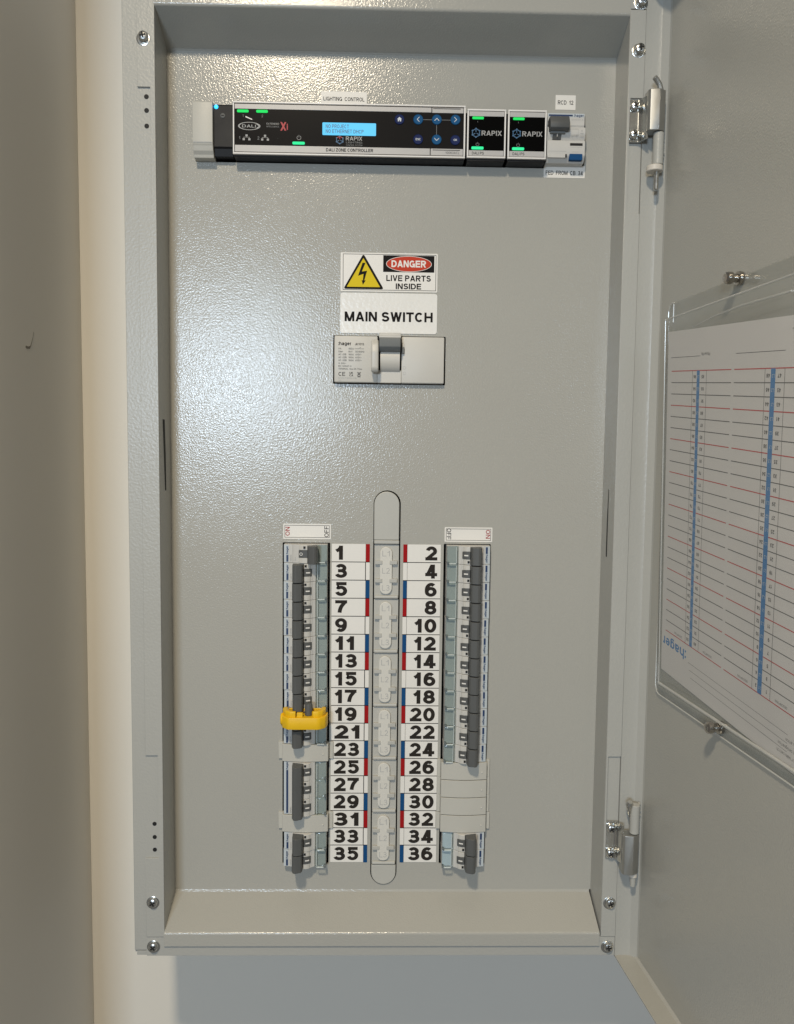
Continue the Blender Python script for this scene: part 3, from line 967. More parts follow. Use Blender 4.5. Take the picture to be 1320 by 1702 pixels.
def breaker(side, row, poles=1, state='on', label='', paper=False, long_bar=False, code='MGN116'):
    h = PIT * poles
    xc = -35.5 if side == 0 else 121.8
    zc = -PIT * row - h / 2
    t = thing('circuit_breaker', label, 'circuit breaker', (xc + random.uniform(-.3, .3), random.uniform(-.35, .25), zc), 'circuit breakers in the two columns')
    hh = h / 2
    k = (side, poles, state)
    link('body', cached(('body',) + k, lambda: MB().prism(bprof(side, BODY), 'Z', -hh + 0.12, hh - 0.12, 0.3, 1).mesh('body', M['brk'])), t)
    # pale blue brand stripe with bar and lettering

    def stripe():
        m_ = MB()
        a, b_ = sorted((mx(side, -21.0), mx(side, -16.6)))
        m_.prism([(mx(side, -21.3), -8.25), (mx(side, -16.7), -9.08), (mx(side, -16.7), -9.0), (mx(side, -21.3), -8.1)], 'Z', -hh + 0.4, hh - 0.4)
        return m_.mesh('brand_stripe', M['palebl'])
    link('brand_stripe', cached(('stripe',) + k, stripe), t)
    rot = 90 if side == 0 else -90
    by = -9.25
    xt = mx(side, -18.0)

    def bar():
        m_ = MB()
        if side == 0:
            z0, z1 = (-hh + 1.2, -hh + 7.6) if not long_bar else (-hh + 1.6, hh - 8.6)
        else:
            z0, z1 = hh - 7.6, hh - 1.2
        m_.rect(xt - 0.95 if side == 0 else xt - 0.95, xt + 0.95, z0, z1, by)
        return m_.mesh('brand_bar', M['navy'])
    link('brand_bar', cached(('bar', long_bar) + k, bar), t)

    def brand():
        m_ = MB()
        zs = (-hh + 8.2 if not long_bar else hh - 8.2) if side == 0 else hh - 8.2
        add_text(m_, ':hager', 2.1, xt + (0.8 if side == 0 else -0.8), zs, by, 'L', 0.012, rot, width=8.0)
        return m_.mesh('lettering', M['navy'])
    link('lettering', cached(('brand', long_bar) + k, brand), t)

    def codes():
        m_ = MB()
        lines = [code, '~', '10kA'] if state == 'off' else [code]
        for i, s in enumerate(lines):
            add_text(m_, s, 1.3, mx(side, -13.9 + 2.2 * i), (-hh + 2.0) if side == 0 else (hh - 2.0), -10.2 - 0.6 * i, 'L', 0.0, rot)
        return m_.mesh('rating_print', M['palep'])
    link('rating_print', cached(('code', code) + k, codes), t)
    # toggle: one bar across all poles
    TG = TOG_ON if state == 'on' else TOG_OFF
    link('toggle', cached(('tog',) + k, lambda: MB().prism(bprof(side, TG), 'Z', -hh + 0.5, hh - 0.5, 0.3, 1).mesh('toggle', M['tog'])), t)
    for p in range(poles):
        zo = hh - PIT * (p + 0.5)
        ip = [(-1.4, -9), (-1.4, -15.6), (2.0, -15.2), (5.2, -13.6), (6.0, -12.0), (6.0, -9)] if state == 'on' else [(-6.6, -9), (-6.6, -13.4), (-3.0, -14.6), (2.0, -14.8), (2.0, -9)]
        o = link('indicator', cached(('ind', side, state), lambda: MB().prism(bprof(side, ip), 'Z', -3.6, 3.6, 0.3, 1).mesh('indicator', M['tog'])), t)
        o.location.z = (zo + 0.2) * MM

        def mark():
            m_ = MB()
            if state == 'on':
                m_.prism(bprof(side, [(0.6, -15.75), (4.4, -14.45), (4.4, -13), (0.6, -13)]), 'Z', -0.6, 0.6)
            else:
                m_.ring(mx(side, -4.2), 0, 1.0, 1.5, -14.75)
            return m_.mesh('position_mark', M['white'])
        o2 = link('position_mark', cached(('mark', side, state), mark), t)
        o2.location.z = (zo + 0.2) * MM
        # ivory nose between the indicators with a little square window
        def nose():
            m_ = MB()
            q = [(-1.4, -10), (-1.4, -15.0), (2.0, -14.7), (4.6, -13.4), (5.2, -12.0), (5.2, -10)] if state == 'on' else [(-6.4, -10), (-6.4, -13.0), (-3, -14.2), (1.8, -14.4), (1.8, -10)]
            m_.prism(bprof(side, q), 'Z', 3.9, 8.8, 0.3, 1)
            m_.prism(bprof(side, q), 'Z', -8.8, -3.5, 0.3, 1)
            return m_.mesh('nose', M['ivory'])
        o3 = link('nose', cached(('nose', side, state), nose), t)
        o3.location.z = zo * MM

        def win():
            m_ = MB()
            xw = mx(side, 0.2 if state == 'on' else -1.0)
            zw = 6.6 if side == 0 else -6.2
            m_.box(xw - 1.0, xw + 1.0, -15.3, -12, zw - 1.1, zw + 1.1)
            return m_.mesh('test_window', M['dark'])
        o4 = link('test_window', cached(('win', side, state), win), t)
        o4.location.z = zo * MM
        # label window: insert, clear lens, moulded ridges
        def ins():
            a, b_ = sorted((mx(side, 10.4), mx(side, 20.4)))
            return MB().box(a, b_, -7.6, -6, -8.6, 8.6, 0.2, 1).mesh('label_insert', M['insertb' if paper else 'insert'])
        o5 = link('label_insert', cached(('ins', side, paper), ins), t)
        o5.location.z = zo * MM

        def lens():
            a, b_ = sorted((mx(side, 9.4), mx(side, 20.7)))
            return MB().box(a, b_, -11.4, -7.8, -8.7, 8.7, 0.5, 2).mesh('label_lens', M['lens'])
        o6 = link('label_lens', cached(('lens', side), lens), t)
        o6.location.z = zo * MM

        def ridge():
            m_ = MB()
            a, b_ = sorted((mx(side, 11.6), mx(side, 18.6)))
            if poles == 1:
                m_.box(a, b_, -12.2, -10.6, -8.8, -7.9, 0.25, 1)
            a, b_ = sorted((mx(side, 11.2), mx(side, 11.8)))
            m_.box(a, b_, -11.9, -11.2, -7.6, 8.2, 0.25, 1)
            return m_.mesh('lens_ridge', M['lense'])
        o7 = link('lens_ridge', cached(('ridge', side, poles), ridge), t)
        o7.location.z = zo * MM

        def catch():
            a, b_ = sorted((mx(side, 18.8), mx(side, 20.8)))
            return MB().box(a, b_, -11.9, -7, -8.8, -6.6, 0.3, 1).mesh('lens_catch', M['lensd'])
        o8 = link('lens_catch', cached(('catch', side), catch), t)
        o8.location.z = zo * MM
    return t


def nth(n):
    return {1: 'first', 2: 'second', 3: 'third', 4: 'fourth', 5: 'fifth', 6: 'sixth', 7: 'seventh', 8: 'eighth', 9: 'ninth', 10: 'tenth', 11: 'eleventh', 12: 'twelfth'}[n]


WORDS = 'one two three four five six seven eight nine ten eleven twelve thirteen fourteen fifteen sixteen seventeen eighteen nineteen'.split()


def word(n):
    if n < 20:
        return WORDS[n - 1]
    return {2: 'twenty', 3: 'thirty'}[n // 10] + ('-' + WORDS[n % 10 - 1] if n % 10 else '')


codes = ['MGN116', 'MGN110', 'MGN120']
breaker(0, 0, 1, 'off', 'top left breaker switched off beside row one', code='ADC916')
for r in range(1, 9):
    breaker(0, r, 1, 'on', 'left column breaker switched on beside row %s' % word(2 * r + 1), code=codes[r % 3])
breaker(0, 9, 1, 'on', 'left column breaker held by the yellow lock beside row nineteen')
breaker(0, 10, 1, 'on', 'breaker just below the yellow lock beside row twenty-one')
breaker(0, 12, 3, 'on', 'three pole breaker with one long toggle beside rows twenty-five to twenty-nine', long_bar=True, code='NDN340')
for r in (16, 17):
    breaker(0, r, 1, 'on', 'breaker at the bottom of the left column beside row %s' % word(2 * r + 1), code=codes[r % 3])
for r in range(12):
    breaker(1, r, 1, 'on', 'right column breaker switched on beside row %s' % word(2 * r + 2), code=codes[r % 3])
for r in (16, 17):
    breaker(1, r, 1, 'on', 'breaker with pale paper label at right column bottom beside row %s' % word(2 * r + 2), paper=True, code=codes[r % 3])


# ------------------------------------------------------------------ blanking covers
def blank(side, row, wide_flange=True, last=False):
    n = 2 * row + 1 + side
    xc = -35.9 if side == 0 else 121.6
    t = thing('blanking_cover', 'grey plastic blanking cover beside row %s' % word(n), 'blanking cover', (xc, 0, -PIT * row - 9), 'blanking covers')

    def face():
        pr = [(-22.8, 0), (-22.8, -8.6)] + [(-22.4 + 44.8 * i / 12, -9.2 - 2.2 * math.sin(math.pi * i / 12)) for i in range(13)] + [(22.8, -8.6), (22.8, 0)]
        return MB().prism(pr, 'Z', -8.65, 8.65, 0.25, 1).mesh('face', M['blank'])
    link('face', cached(('blank',), face), t)
    for s in (-1, 1):
        a, b_ = sorted((s * 22.9, s * (27.2 if wide_flange else 26.4)))
        part('side_flange', MB().box(a, b_, -2.6, 0, -8.6 if wide_flange else -9.0, 8.6 if wide_flange else 9.0, 0.4), 'blank', t)
    part('moulding_dot', MB().lathe([(0.8, 0), (0.6, -0.4), (0.05, -0.5)], (17.8, -10.3, -1.2), 'Y', 10), 'strip', t)
    return t


blank(0, 11)
blank(0, 15)
for r in (12, 13, 14):
    blank(1, r, False)
blank(1, 15)

# ------------------------------------------------------------------ yellow lockout
lk = thing('breaker_lock', 'yellow plastic lockout clamped over the breaker beside row nineteen', 'lockout', (-36, -14, -168))
prof = [(-21.5, 2), (-22.8, -4), (-20.4, -11), (-15.6, -16.2), (-13.6, -17.0), (13.6, -17.0), (16.0, -16.2), (20.8, -12.0), (22.6, -6), (22.6, 2), (19.0, 4), (-18.0, 4)]
part('body', MB().prism(prof, 'Z', -8.4, 3.2, 0.9, 2), 'lock', lk)
part('top_rib', MB().prism([(-20.5, 1), (-20.8, -5), (-17.5, -11.2), (-13, -14.6), (-7.5, -15.2), (-7.2, -11.6), (-12.4, -10.6), (-15.6, -7), (-16.2, 1)], 'Z', 3.0, 8.6, 0.7, 2), 'lock', lk)
part('top_rib', MB().prism([(20.6, 1), (20.8, -6), (18.4, -11.4), (14.4, -14.4), (9.4, -14.8), (7.8, -12.2), (12.6, -10.6), (16.0, -7), (16.4, 1)], 'Z', 3.0, 8.8, 0.7, 2), 'lock', lk)
part('top_rib', MB().box(-6.4, -0.6, -14.6, -10.6, 3.0, 7.4, 0.6), 'lock', lk)
part('top_rib', MB().box(-15.8, 16.2, -1.0, 1.0, 3.0, 7.6, 0.6), 'lock', lk)
part('edge_groove', MB().box(-13.2, 13.2, -17.06, -16, 1.6, 2.0), 'lock', lk)
eye = MB()
N = 20
rr = []
for i in range(N):
    a = 2 * math.pi * i / N
    ring = []
    for j in range(10):
        q = 2 * math.pi * j / 10
        rad = 4.1 + 1.9 * math.cos(q)
        ring.append(eye.bm.verts.new((-20.8 + 1.7 * math.sin(q) - 0.4, -5.8 + rad * math.cos(a) * 0.85, -1.2 + rad * math.sin(a))))
    rr.append(ring)
for i in range(N):
    for j in range(10):
        eye.bm.faces.new((rr[i][j], rr[(i + 1) % N][j], rr[(i + 1) % N][(j + 1) % 10], rr[i][(j + 1) % 10]))
bmesh.ops.recalc_face_normals(eye.bm, faces=eye.bm.faces[:])
part('shackle_eye', eye, 'lock', lk)
part('shackle_hole', MB().lathe([(3.2, 0), (3.2, 0.3)], (-22.95, -5.6, -1.2), 'X', 16), 'dark', lk)
part('thumb_screw', MB().lathe([(3.4, 0), (3.8, 0.8), (3.8, 9), (3.3, 11.2), (2.2, 11.6)], (4.6, -8.0, 3.4), 'Z', 16), 'tog', lk)

# ------------------------------------------------------------------ main switch
ms = thing('main_switch', 'large pale main switch with grey toggle below the MAIN SWITCH sign', 'switch', (43, 0, 178))


def mpart(name, mb, m, parent=None):
    for v in mb.bm.verts:
        v.co -= Vector((43, 0, 178))
    return part(name, mb, m, parent or ms)


mpart('body', MB().box(-9.6, 31.8, -6.2, 20, 156.2, 200.2, 1.2, 3), 'ivory')
mpart('body', MB().box(54.6, 95.6, -6.2, 20, 156.0, 200.0, 1.2, 3), 'ivory')
mpart('body', MB().box(31.7, 54.7, -6.1, 20, 156.1, 168.2, 0.6, 2), 'ivory')
mpart('well', MB().box(31.6, 54.8, 4, 20, 168, 200), 'dark')
dr = [(-1.0 - 11.5 * math.cos(math.radians(a)), 178.6 + 13.5 * math.sin(math.radians(a))) for a in range(-62, 63, 8)] + [(10, 190), (10, 167)]
mpart('drum', MB().prism(dr, 'X', 34.4, 53.0), 'ivory')
tg = mpart('toggle', MB().prism([(-6, 184.2), (-14.5, 185.0), (-19.5, 188.8), (-20.5, 195.5), (-19, 197.2), (-6, 197.2)], 'X', 33.4, 53.4, 0.7, 2), 'togm')
mpart('grip_cap', MB().box(33.0, 53.8, -17.5, -5.8, 197.3, 199.2, 0.5), 'ivory', tg)
mpart('grip_cap', MB().box(33.0, 53.8, -15.8, -4.8, 199.3, 201.0, 0.5), 'ivory', tg)
mpart('grip_cap', MB().box(33.2, 53.6, -13.6, -4.8, 201.05, 202.6, 0.5), 'ivory', tg)
mpart('lever_arm', MB().prism([(-6.3, 196.5), (-13, 196.0), (-19.5, 191.5), (-21.5, 184), (-21.0, 168.5), (-18.5, 165.2), (-12.5, 165.0), (-6.3, 170.5)], 'X', 25.9, 32.8, 1.6, 3), 'ivory')
mpart('lock_tab', MB().box(54.9, 57.2, -9.0, -6.0, 183.6, 190.2, 0.6), 'togm')
for zz in (170.6, 165.4):
    mpart('position_print', MB().ring(57.6, zz, 1.2, 1.5, -6.3, 20), 'palep')
mpart('position_print', MB().rect(57.4, 57.7, 186.5, 193, -6.3), 'palep')
MT = -6.32


def mtext(s, cap, x, z, m='greyp', bold=0.0, width=None):
    mb = add_text(MB(), s, cap, x, z, MT, 'L', bold, 0, width)
    return mpart('lettering', mb, m)


mtext(':hager', 3.4, -5.8, 191.2, 'charcoal', 0.022, 12.2)
mtext('JK101S', 2.2, 10.0, 191.3, 'charcoal', 0.014, 8.8)
for i, (a, b_, c) in enumerate((('Ith', '160A', ''), ('Uimp', '8kV', '50/60Hz'), ('AC-21B', '160A', '415V~'), ('AC-22B', '160A', '415V~'), ('AC-23B', '160A', '415V~'))):
    z = 187.2 - 2.75 * i
    mtext(a, 1.7, -5.6, z, 'greyp', 0.01); mtext(b_, 1.7, 4.0, z, 'greyp', 0.01)
    if c:
        mtext(c, 1.7, 10.6, z, 'greyp', 0.01)
mpart('symbol', MB().stroke([(9.8, 188.0), (13.6, 188.0), (15.6, 189.4)], 0.35, MT).stroke([(15.0, 188.0), (18.6, 188.0)], 0.35, MT), 'greyp')
for i, s in enumerate(('Ui  500V~', 'IEC 60947-3', 'TERMINAL  6mm 50-70mm')):
    mtext(s, 1.5, -5.6, 173.4 - 2.6 * i, 'greyp', 0.005, (7.5, 12.4, 22.6)[i])
mtext('CE', 3.7, -5.4, 162.2, 'charcoal', 0.004, 6.4)
uk = MB()
add_text(uk, 'UK', 1.9, 5.0, 164.2, MT, 'L', 0.02, 0, 3.6); add_text(uk, 'CA', 1.9, 5.0, 161.9, MT, 'L', 0.02, 0, 3.6)
mpart('symbol', uk, 'charcoal')
mpart('symbol', MB().stroke([(12.6, 166.0), (15.8, 162.6)], 0.4, MT).stroke([(15.8, 166.0), (12.6, 162.6)], 0.4, MT - .02).rframe(13.0, 15.4, 163.0, 165.6, 0.3, MT - .04).rect(12.8, 15.6, 161.2, 162.0, MT), 'charcoal')
mtext('MADE IN ENGLAND', 1.4, -5.6, 159.6, 'palep', 0, 17.5)
mtext('001', 1.3, -5.2, 157.3, 'palep')

# ------------------------------------------------------------------ device row at the top
# grey end cover
ec = thing('rail_end_cover', 'pale grey plastic end cover left of the lighting controller', 'end cover', (-131, 0, 385))
pr = [(0, 409.6), (-15, 409.6), (-16, 408.6), (-16, 373.0), (-15.4, 371.2), (-14.8, 370.4), (-13.6, 366.0), (-11.0, 363.2), (-10.4, 360.6), (0, 360.6)]
mb = MB().prism(pr, 'X', -140.4, -122.0, 0.5, 2)
for v in mb.bm.verts:
    v.co -= Vector((-131, 0, 385))
part('cover', mb, 'blank', ec)
mb = MB().box(-139.8, -122.6, -16.15, -15, 372.6, 373.4)
for v in mb.bm.verts:
    v.co -= Vector((-131, 0, 385))
part('groove', mb, 'palep', ec)

dc = thing('lighting_controller', 'long dark lighting controller with cyan screen and round blue buttons', 'controller', (-6, 0, 386))


def dpart(name, mb, m, parent=None, root=None, org=(-6, 0, 386)):
    for v in mb.bm.verts:
        v.co -= Vector(org)
    return part(name, mb, m, parent or root or dc)


FY = -16.0
dpart('side_module', MB().prism([(10, 409.0), (-10, 409.0), (-11.4, 407.6), (-11.4, 370.4), (-10, 369.6), (-8, 362.6), (10, 362.6)], 'X', -121.8, -104.2, 0.4, 1), 'bblk')
dpart('status_light', MB().lathe([(1.9, 0.4), (1.9, -0.3), (1.2, -0.9), (0.05, -1.1)], (-119.4, -11.4, 406.2), 'Y', 16), 'bled')
sw = dpart('module_screw', MB().lathe([(2.4, 0.2), (2.4, -0.3), (1.8, -0.6), (0.05, -0.7)], (-113.4, -11.4, 398.4), 'Y', 16), 'tog')
dpart('screw_slot', MB().box(-114.6, -112.2, -12.25, -11.8, 398.0, 398.8), 'dark', sw)
dpart('body', MB().box(-103.2, 110.8, -13.8, 20, 361.4, 409.4, 0.5), 'bblk')
# white rim
for a in ((-103.4, 111.2, 408.4, 409.9), (-103.4, 111.2, 362.8, 364.4), (-103.4, -102.0, 364.4, 408.4), (109.6, 111.2, 364.4, 408.4)):
    dpart('rim', MB().box(a[0], a[1], FY - 0.4, -13.0, a[2], a[3], 0.45, 2), 'bezel')
dpart('rim_backing', MB().box(-102, 109.6, -14.6, -13.9, 364.4, 408.4), 'bblk')  # black plastic plate behind the face, seen between rim and strips
dpart('face_strip', MB().box(-101.6, 79.5, FY, -14.6, 403.2, 407.6, 0.2), 'satin')
dpart('face_strip', MB().box(80.2, 109.2, FY, -14.6, 403.0, 407.6, 0.2), 'satin')
dpart('face_strip', MB().box(-101.6, 78.5, FY, -14.6, 365.0, 371.0, 0.2), 'satin')
dpart('face_strip', MB().box(79.2, 109.2, FY, -14.6, 365.0, 371.0, 0.2), 'satin')
dpart('finger_slot', MB().rect(81, 106.5, 406.4, 407.0, FY - 0.05), 'dark')
dpart('finger_slot', MB().rect(81, 106.5, 369.4, 370.0, FY - 0.05), 'dark')
dpart('face_glass', MB().box(-101.8, 109.4, FY + 0.1, -14.6, 371.2, 402.9, 0.15), 'screen')
GY = FY + 0.02


def dtext(s, cap, x, z, m='icong', align='L', bold=0.0, width=None, y=None):
    return dpart('lettering', add_text(MB(), s, cap, x, z, GY if y is None else y, align, bold, 0, width), m)


for x in (-99.4, -81.8):
    dpart('green_light', MB().prism(rrect(x, x + 10.6, 399.9, 402.3, 1.0), 'Y', FY - 0.5, FY + 0.1), 'green')
dpart('green_light', MB().prism(rrect(-48.6, -37.2, 372.2, 374.6, 1.0), 'Y', FY - 0.5, FY + 0.1), 'mint')
dtext('1', 2.2, -94.4, 396.0, 'icond'); dtext('2', 2.2, -77.0, 396.0, 'icond')
el = MB()
el.ring(-88.3, 387.9, 3.1, 3.6, GY, 40, sx=2.85)
dpart('logo', el, 'icong')
dpart('logo', MB().stroke([(-81.4, 389.8), (-78.8, 387.9), (-81.4, 386.0)], 0.8, GY - .02), 'icong')
dtext('DALI', 2.6, -94.8, 386.6, 'icong', 'L', 0.012, 12.6)
dtext('EXTENDED', 1.5, -72.4, 389.6, 'icong', 'L', 0, 11.6)
dtext('INTELLIGENCE', 1.3, -72.4, 387.2, 'icond', 'L', 0, 11.6)
dtext('X', 7.6, -59.8, 384.4, 'iconr', 'L', 0.03, 5.6)
dtext('i', 5.4, -53.8, 385.2, 'iconr', 'L', 0.02)
for x, n in ((-97.8, '1'), (-80.8, '2')):
    dtext(n, 2.8, x, 376.0, 'icond')
    nt_ = MB()
    nt_.rect(x + 6.0, x + 8.0, 378.6, 380.4, GY); nt_.rect(x + 3.4, x + 5.4, 375.2, 377.0, GY); nt_.rect(x + 8.6, x + 10.6, 375.2, 377.0, GY)
    nt_.stroke([(x + 4.4, 377.2), (x + 4.4, 377.9), (x + 9.6, 377.9), (x + 9.6, 377.2)], 0.3, GY - .02).stroke([(x + 7, 378.8), (x + 7, 377.9)], 0.3, GY - .05)
    dpart('network_icon', nt_, 'icong')
dpart('reset_hole', MB().ring(-62.0, 377.4, 0, 0.5, GY, 10), 'dark')


def power_icon(x, z, r, m, fn=None):
    mb = MB().ring(x, z, r - 0.35, r, GY, 24, a0=125, a1=415).stroke([(x, z + r * 0.2), (x, z + r * 1.15)], 0.35, GY - 0.02)
    return mb


dpart('power_icon', power_icon(-42.6, 378.4, 2.0, None), 'icong')
lc = dpart('display', MB().prism(rrect(-21.0, 28.4, 381.2, 392.4, 0.8), 'Y', FY - 0.15, FY + 0.1), 'lcd')
for s, z in (('NO PROJECT', 387.4), ('NO ETHERNET DHCP', 383.0)):
    mb = add_text(MB(), s, 3.4, -18.0, z, FY - 0.2, 'L', 0.02, 0, 21.5 if 'PRO' in s else 35.0)
    dpart('display_text', mb, 'lcdt', lc)
# maker's mark under the display: a hexagon of bars and the words
def hexlogo(x, z, r):
    up, dn = MB(), MB()
    P = [(x + r * math.cos(math.radians(90 + 60 * i)), z + r * math.sin(math.radians(90 + 60 * i))) for i in range(6)]
    for i in range(6):
        tgt = up if i in (0, 5) else dn
        tgt.stroke([P[i], P[(i + 1) % 6]], r * 0.2, GY - 0.03 * i)
        if i % 2 == 0:
            tgt.stroke([P[i], (x + 0.25 * (P[i][0] - x), z + 0.25 * (P[i][1] - z))], r * 0.18, GY - 0.2 - .02 * i)
        dn.ring(P[i][0], P[i][1], 0, r * 0.2, GY - .25, 8)
    return up, dn


u_, d_ = hexlogo(-5.0, 377.0, 3.4)
dpart('logo', u_, 'iconr'); dpart('logo', d_, 'iconb')
dtext('RAPIX', 3.6, 0.6, 376.8, 'icong', 'L', 0.022, 15.2)
dtext('LIGHTING', 1.7, 0.8, 374.2, 'icond', 'L', 0.0, 15.0)
dtext('CONTROL SYSTEM', 1.4, 0.8, 371.9, 'icond', 'L', 0.0, 15.0)
dtext('DALI ZONE CONTROLLER', 2.9, 4.2, 366.6, 'black', 'C', 0.024, 43.5, FY - 0.06)
dtext('10063ACL', 2.2, 93.0, 366.4, 'greyp', 'L', 0.0, 13.0, FY - 0.06)
dpart('link_line', MB().rect(67.2, 101.7, 396.5, 396.9, GY).rect(84.2, 84.6, 379, 396.5, GY), 'icond')
dpart('scratch', MB().flat([(-91.8, 395.8), (-85.6, 393.4), (-85.6, 394.2), (-91.6, 396.8)], GY), 'bezel')
for bx, bz, kind in ((50.0, 396.3, 'home'), (67.3, 396.6, 'l'), (84.5, 396.8, 'u'), (101.8, 397.0, 'r'), (67.4, 378.8, 'ESC'), (84.6, 378.9, 'd'), (101.9, 378.8, 'OK')):
    dark_ = kind in ('home', 'ESC', 'OK')
    bt = dpart('button', MB().lathe([(4.55, 0.3), (4.55, -0.5), (4.2, -0.9), (3.9, -0.75), (0.05, -0.7)], (bx, FY + 0.1, bz), 'Y', 28), 'btnd' if dark_ else 'btn')
    yb = FY - 0.85
    if kind == 'home':
        mk = MB().flat([(bx - 2.2, bz + 0.1), (bx, bz + 2.1), (bx + 2.2, bz + 0.1)], yb).rect(bx - 1.5, bx - 0.4, bz - 1.9, bz + 0.1, yb).rect(bx + 0.4, bx + 1.5, bz - 1.9, bz + 0.1, yb).rect(bx - 0.4, bx + 0.4, bz - 0.7, bz + 0.1, yb)
    elif kind in ('ESC', 'OK'):
        mk = add_text(MB(), kind, 1.9, bx, bz - 0.95, yb, 'C', 0.02)
    else:
        v = {'l': [(1, 2), (-1, 0), (1, -2)], 'r': [(-1, 2), (1, 0), (-1, -2)], 'u': [(-2, -1), (0, 1), (2, -1)], 'd': [(-2, 1), (0, -1), (2, 1)]}[kind]
        mk = MB().stroke([(bx + a, bz + b_) for a, b_ in v], 0.55, yb)
    dpart('button_mark', mk, 'icon', bt)

# two power supplies
for x0, x1, zb0, lab in ((112.8, 148.8, 363.4, 'black glass power supply beside the long controller'), (150.6, 186.6, 363.2, 'black glass power supply beside the small residual current breaker')):
    org = ((x0 + x1) / 2, 0, 385)
    p = thing('power_supply', lab, 'power supply', org, 'two power supplies in the top row')

    def pp(name, mb, m, parent=None):
        return dpart(name, mb, m, parent, p, org)
    pp('body', MB().box(x0 + 0.4, x1 - 0.4, -14, 20, 361.0, 407.2, 0.6), 'bblk')
    for a in ((x0, x1, 405.6, 407.2), (x0, x1, zb0, zb0 + 1.6), (x0, x0 + 1.5, zb0 + 1.6, 405.6), (x1 - 1.5, x1, zb0 + 1.6, 405.6)):
        pp('rim', MB().box(a[0], a[1], FY - 0.4, -13, a[2], a[3], 0.45, 2), 'bezel')
    pp('face_strip', MB().box(x0 + 1.8, x1 - 1.8, FY, -13.9, 400.8, 405.2, 0.2), 'satin')
    pp('face_strip', MB().box(x0 + 1.8, x1 - 1.8, FY, -13.9, zb0 + 2.0, 370.2, 0.2), 'satin')
    pp('face_glass', MB().box(x0 + 1.7, x1 - 1.7, FY + 0.1, -13.9, 370.4, 400.6, 0.15), 'screenb')
    pp('green_light', MB().prism(rrect(x0 + 4.6, x0 + 15.2, 398.0, 400.2, 0.9), 'Y', FY - 0.5, FY + 0.1), 'green')
    pp('green_light', MB().prism(rrect(x0 + 4.2, x0 + 15.4, 370.9, 373.4, 0.9), 'Y', FY - 0.5, FY + 0.1), 'mint')
    pp('power_icon', power_icon(x0 + 9.8, 375.6, 1.6, None), 'icond')
    u_, d_ = hexlogo(x0 + 8.2, 385.8, 3.8)
    pp('logo', u_, 'iconb'); pp('logo', d_, 'iconb')
    pp('lettering', add_text(MB(), 'RAPIX', 4.4, x0 + 13.4, 383.6, GY, 'L', 0.022, 0, 18.8), 'icong')
    pp('lettering', add_text(MB(), 'DALI PS', 2.5, x0 + 4.8, 366.4, FY - 0.06, 'L', 0.01, 0, 11.0), 'charcoal')
    pp('lettering', add_text(MB(), '1', 1.6, x0 + 9.2, 395.0, GY, 'L', 0.0), 'icond')

# residual current breaker at the right end
org = (206, 0, 385)
rc = thing('residual_current_breaker', 'pale breaker with grey toggle and blue test button at top right', 'circuit breaker', org)


def rpart(name, mb, m, parent=None):
    return dpart(name, mb, m, parent, rc, org)


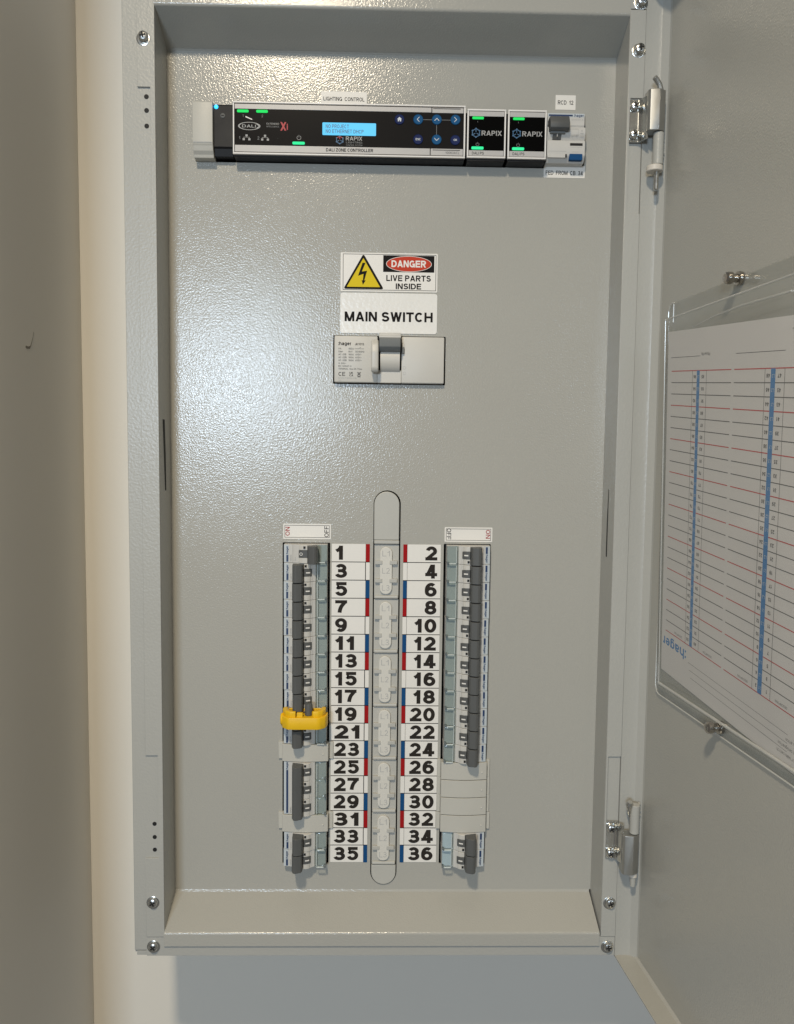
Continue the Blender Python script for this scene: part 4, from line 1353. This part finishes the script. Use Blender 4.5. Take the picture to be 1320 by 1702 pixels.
prf = [(20, 407.6), (-9.0, 407.6), (-10, 406.8), (-10, 396.6), (-9.0, 395.6), (-9.0, 394.6), (-13.4, 393.6), (-14.6, 391.0), (-14.4, 387.0), (-12.2, 382.6), (-11.6, 381.8), (-13.6, 381.6), (-14.2, 380.8), (-14.2, 368.0), (-13.2, 366.6), (-9.0, 362.2), (20, 362.2)]
rpart('body', MB().prism(prf, 'X', 187.9, 223.4, 0.35, 1), 'brk')
rpart('brand_stripe', MB().box(188.6, 222.8, -10.1, -9.6, 404.0, 407.2), 'palebl')
rpart('brand_bar', MB().rect(189.6, 212.0, 404.6, 406.2, -10.15), 'navy')
rpart('lettering', add_text(MB(), ':hager', 2.5, 213.0, 404.3, -10.15, 'L', 0.022, 0, 9.2), 'navy')
rpart('lettering', add_text(MB(), 'ACA240T', 1.7, 189.8, 401.6, -10.1, 'L', 0.0, 0, 9.6), 'palep')
rpart('lettering', add_text(MB(), 'Idn=0,01 A', 1.7, 211.0, 401.0, -10.1, 'L', 0.0, 0, 11.0), 'palep')
tgr = rpart('toggle', MB().prism([(-9, 388.4), (-19.5, 388.4), (-22.5, 390.0), (-23.0, 394.5), (-20.0, 400.6), (-18.0, 401.4), (-9.5, 400.6)], 'X', 188.8, 207.0, 1.0, 2), 'tog')
rpart('toggle_stem', MB().box(190.0, 204.0, -17.0, -13.0, 386.6, 389.0, 0.4), 'togm', tgr)
rpart('toggle_stem', MB().prism([(-11, 382.2), (-12.8, 382.2), (-15.4, 386.6), (-15.6, 389.0), (-11, 389.0)], 'X', 192.8, 200.8, 0.3, 1), 'tog', tgr)
rpart('position_mark', MB().box(196.4, 197.2, -15.75, -13.0, 384.2, 387.6), 'palep', tgr)
rpart('circuit_print', MB().rframe(210.0, 216.6, 386.0, 391.8, 0.25, -14.75).rect(210.4, 211.0, 385.0, 386.0, -14.75).rect(214.8, 215.6, 385.2, 386.4, -14.75), 'palep')
rpart('circuit_print', MB().rect(219.4, 220.4, 389.4, 390.8, -14.75).rect(218.4, 221.6, 387.4, 387.8, -14.75).rect(218.4, 221.6, 385.4, 385.8, -14.75), 'palep')
rpart('contact_window', MB().rect(209.2, 221.0, 376.6, 379.0, -14.3), 'dark')
rpart('small_print', MB().rect(189.2, 206.0, 371.2, 371.6, -14.25).rect(209.4, 220.6, 375.2, 375.5, -14.25).rect(211.0, 218.4, 370.8, 371.2, -14.25), 'palep')
rpart('label_flap', MB().prism([(188.6, 365.6), (205.0, 365.6), (205.2, 368.8), (188.4, 368.8)], 'Y', -14.5, -12.0, 0.2, 1), 'brk')
rpart('flap_notch', MB().rect(204.9, 206.4, 366.0, 368.8, -14.6), 'dark')
rpart('test_button', MB().prism(rrect(208.8, 220.8, 363.6, 369.0, 0.5), 'Y', -15.2, -10, 0.4, 2), 'blue')
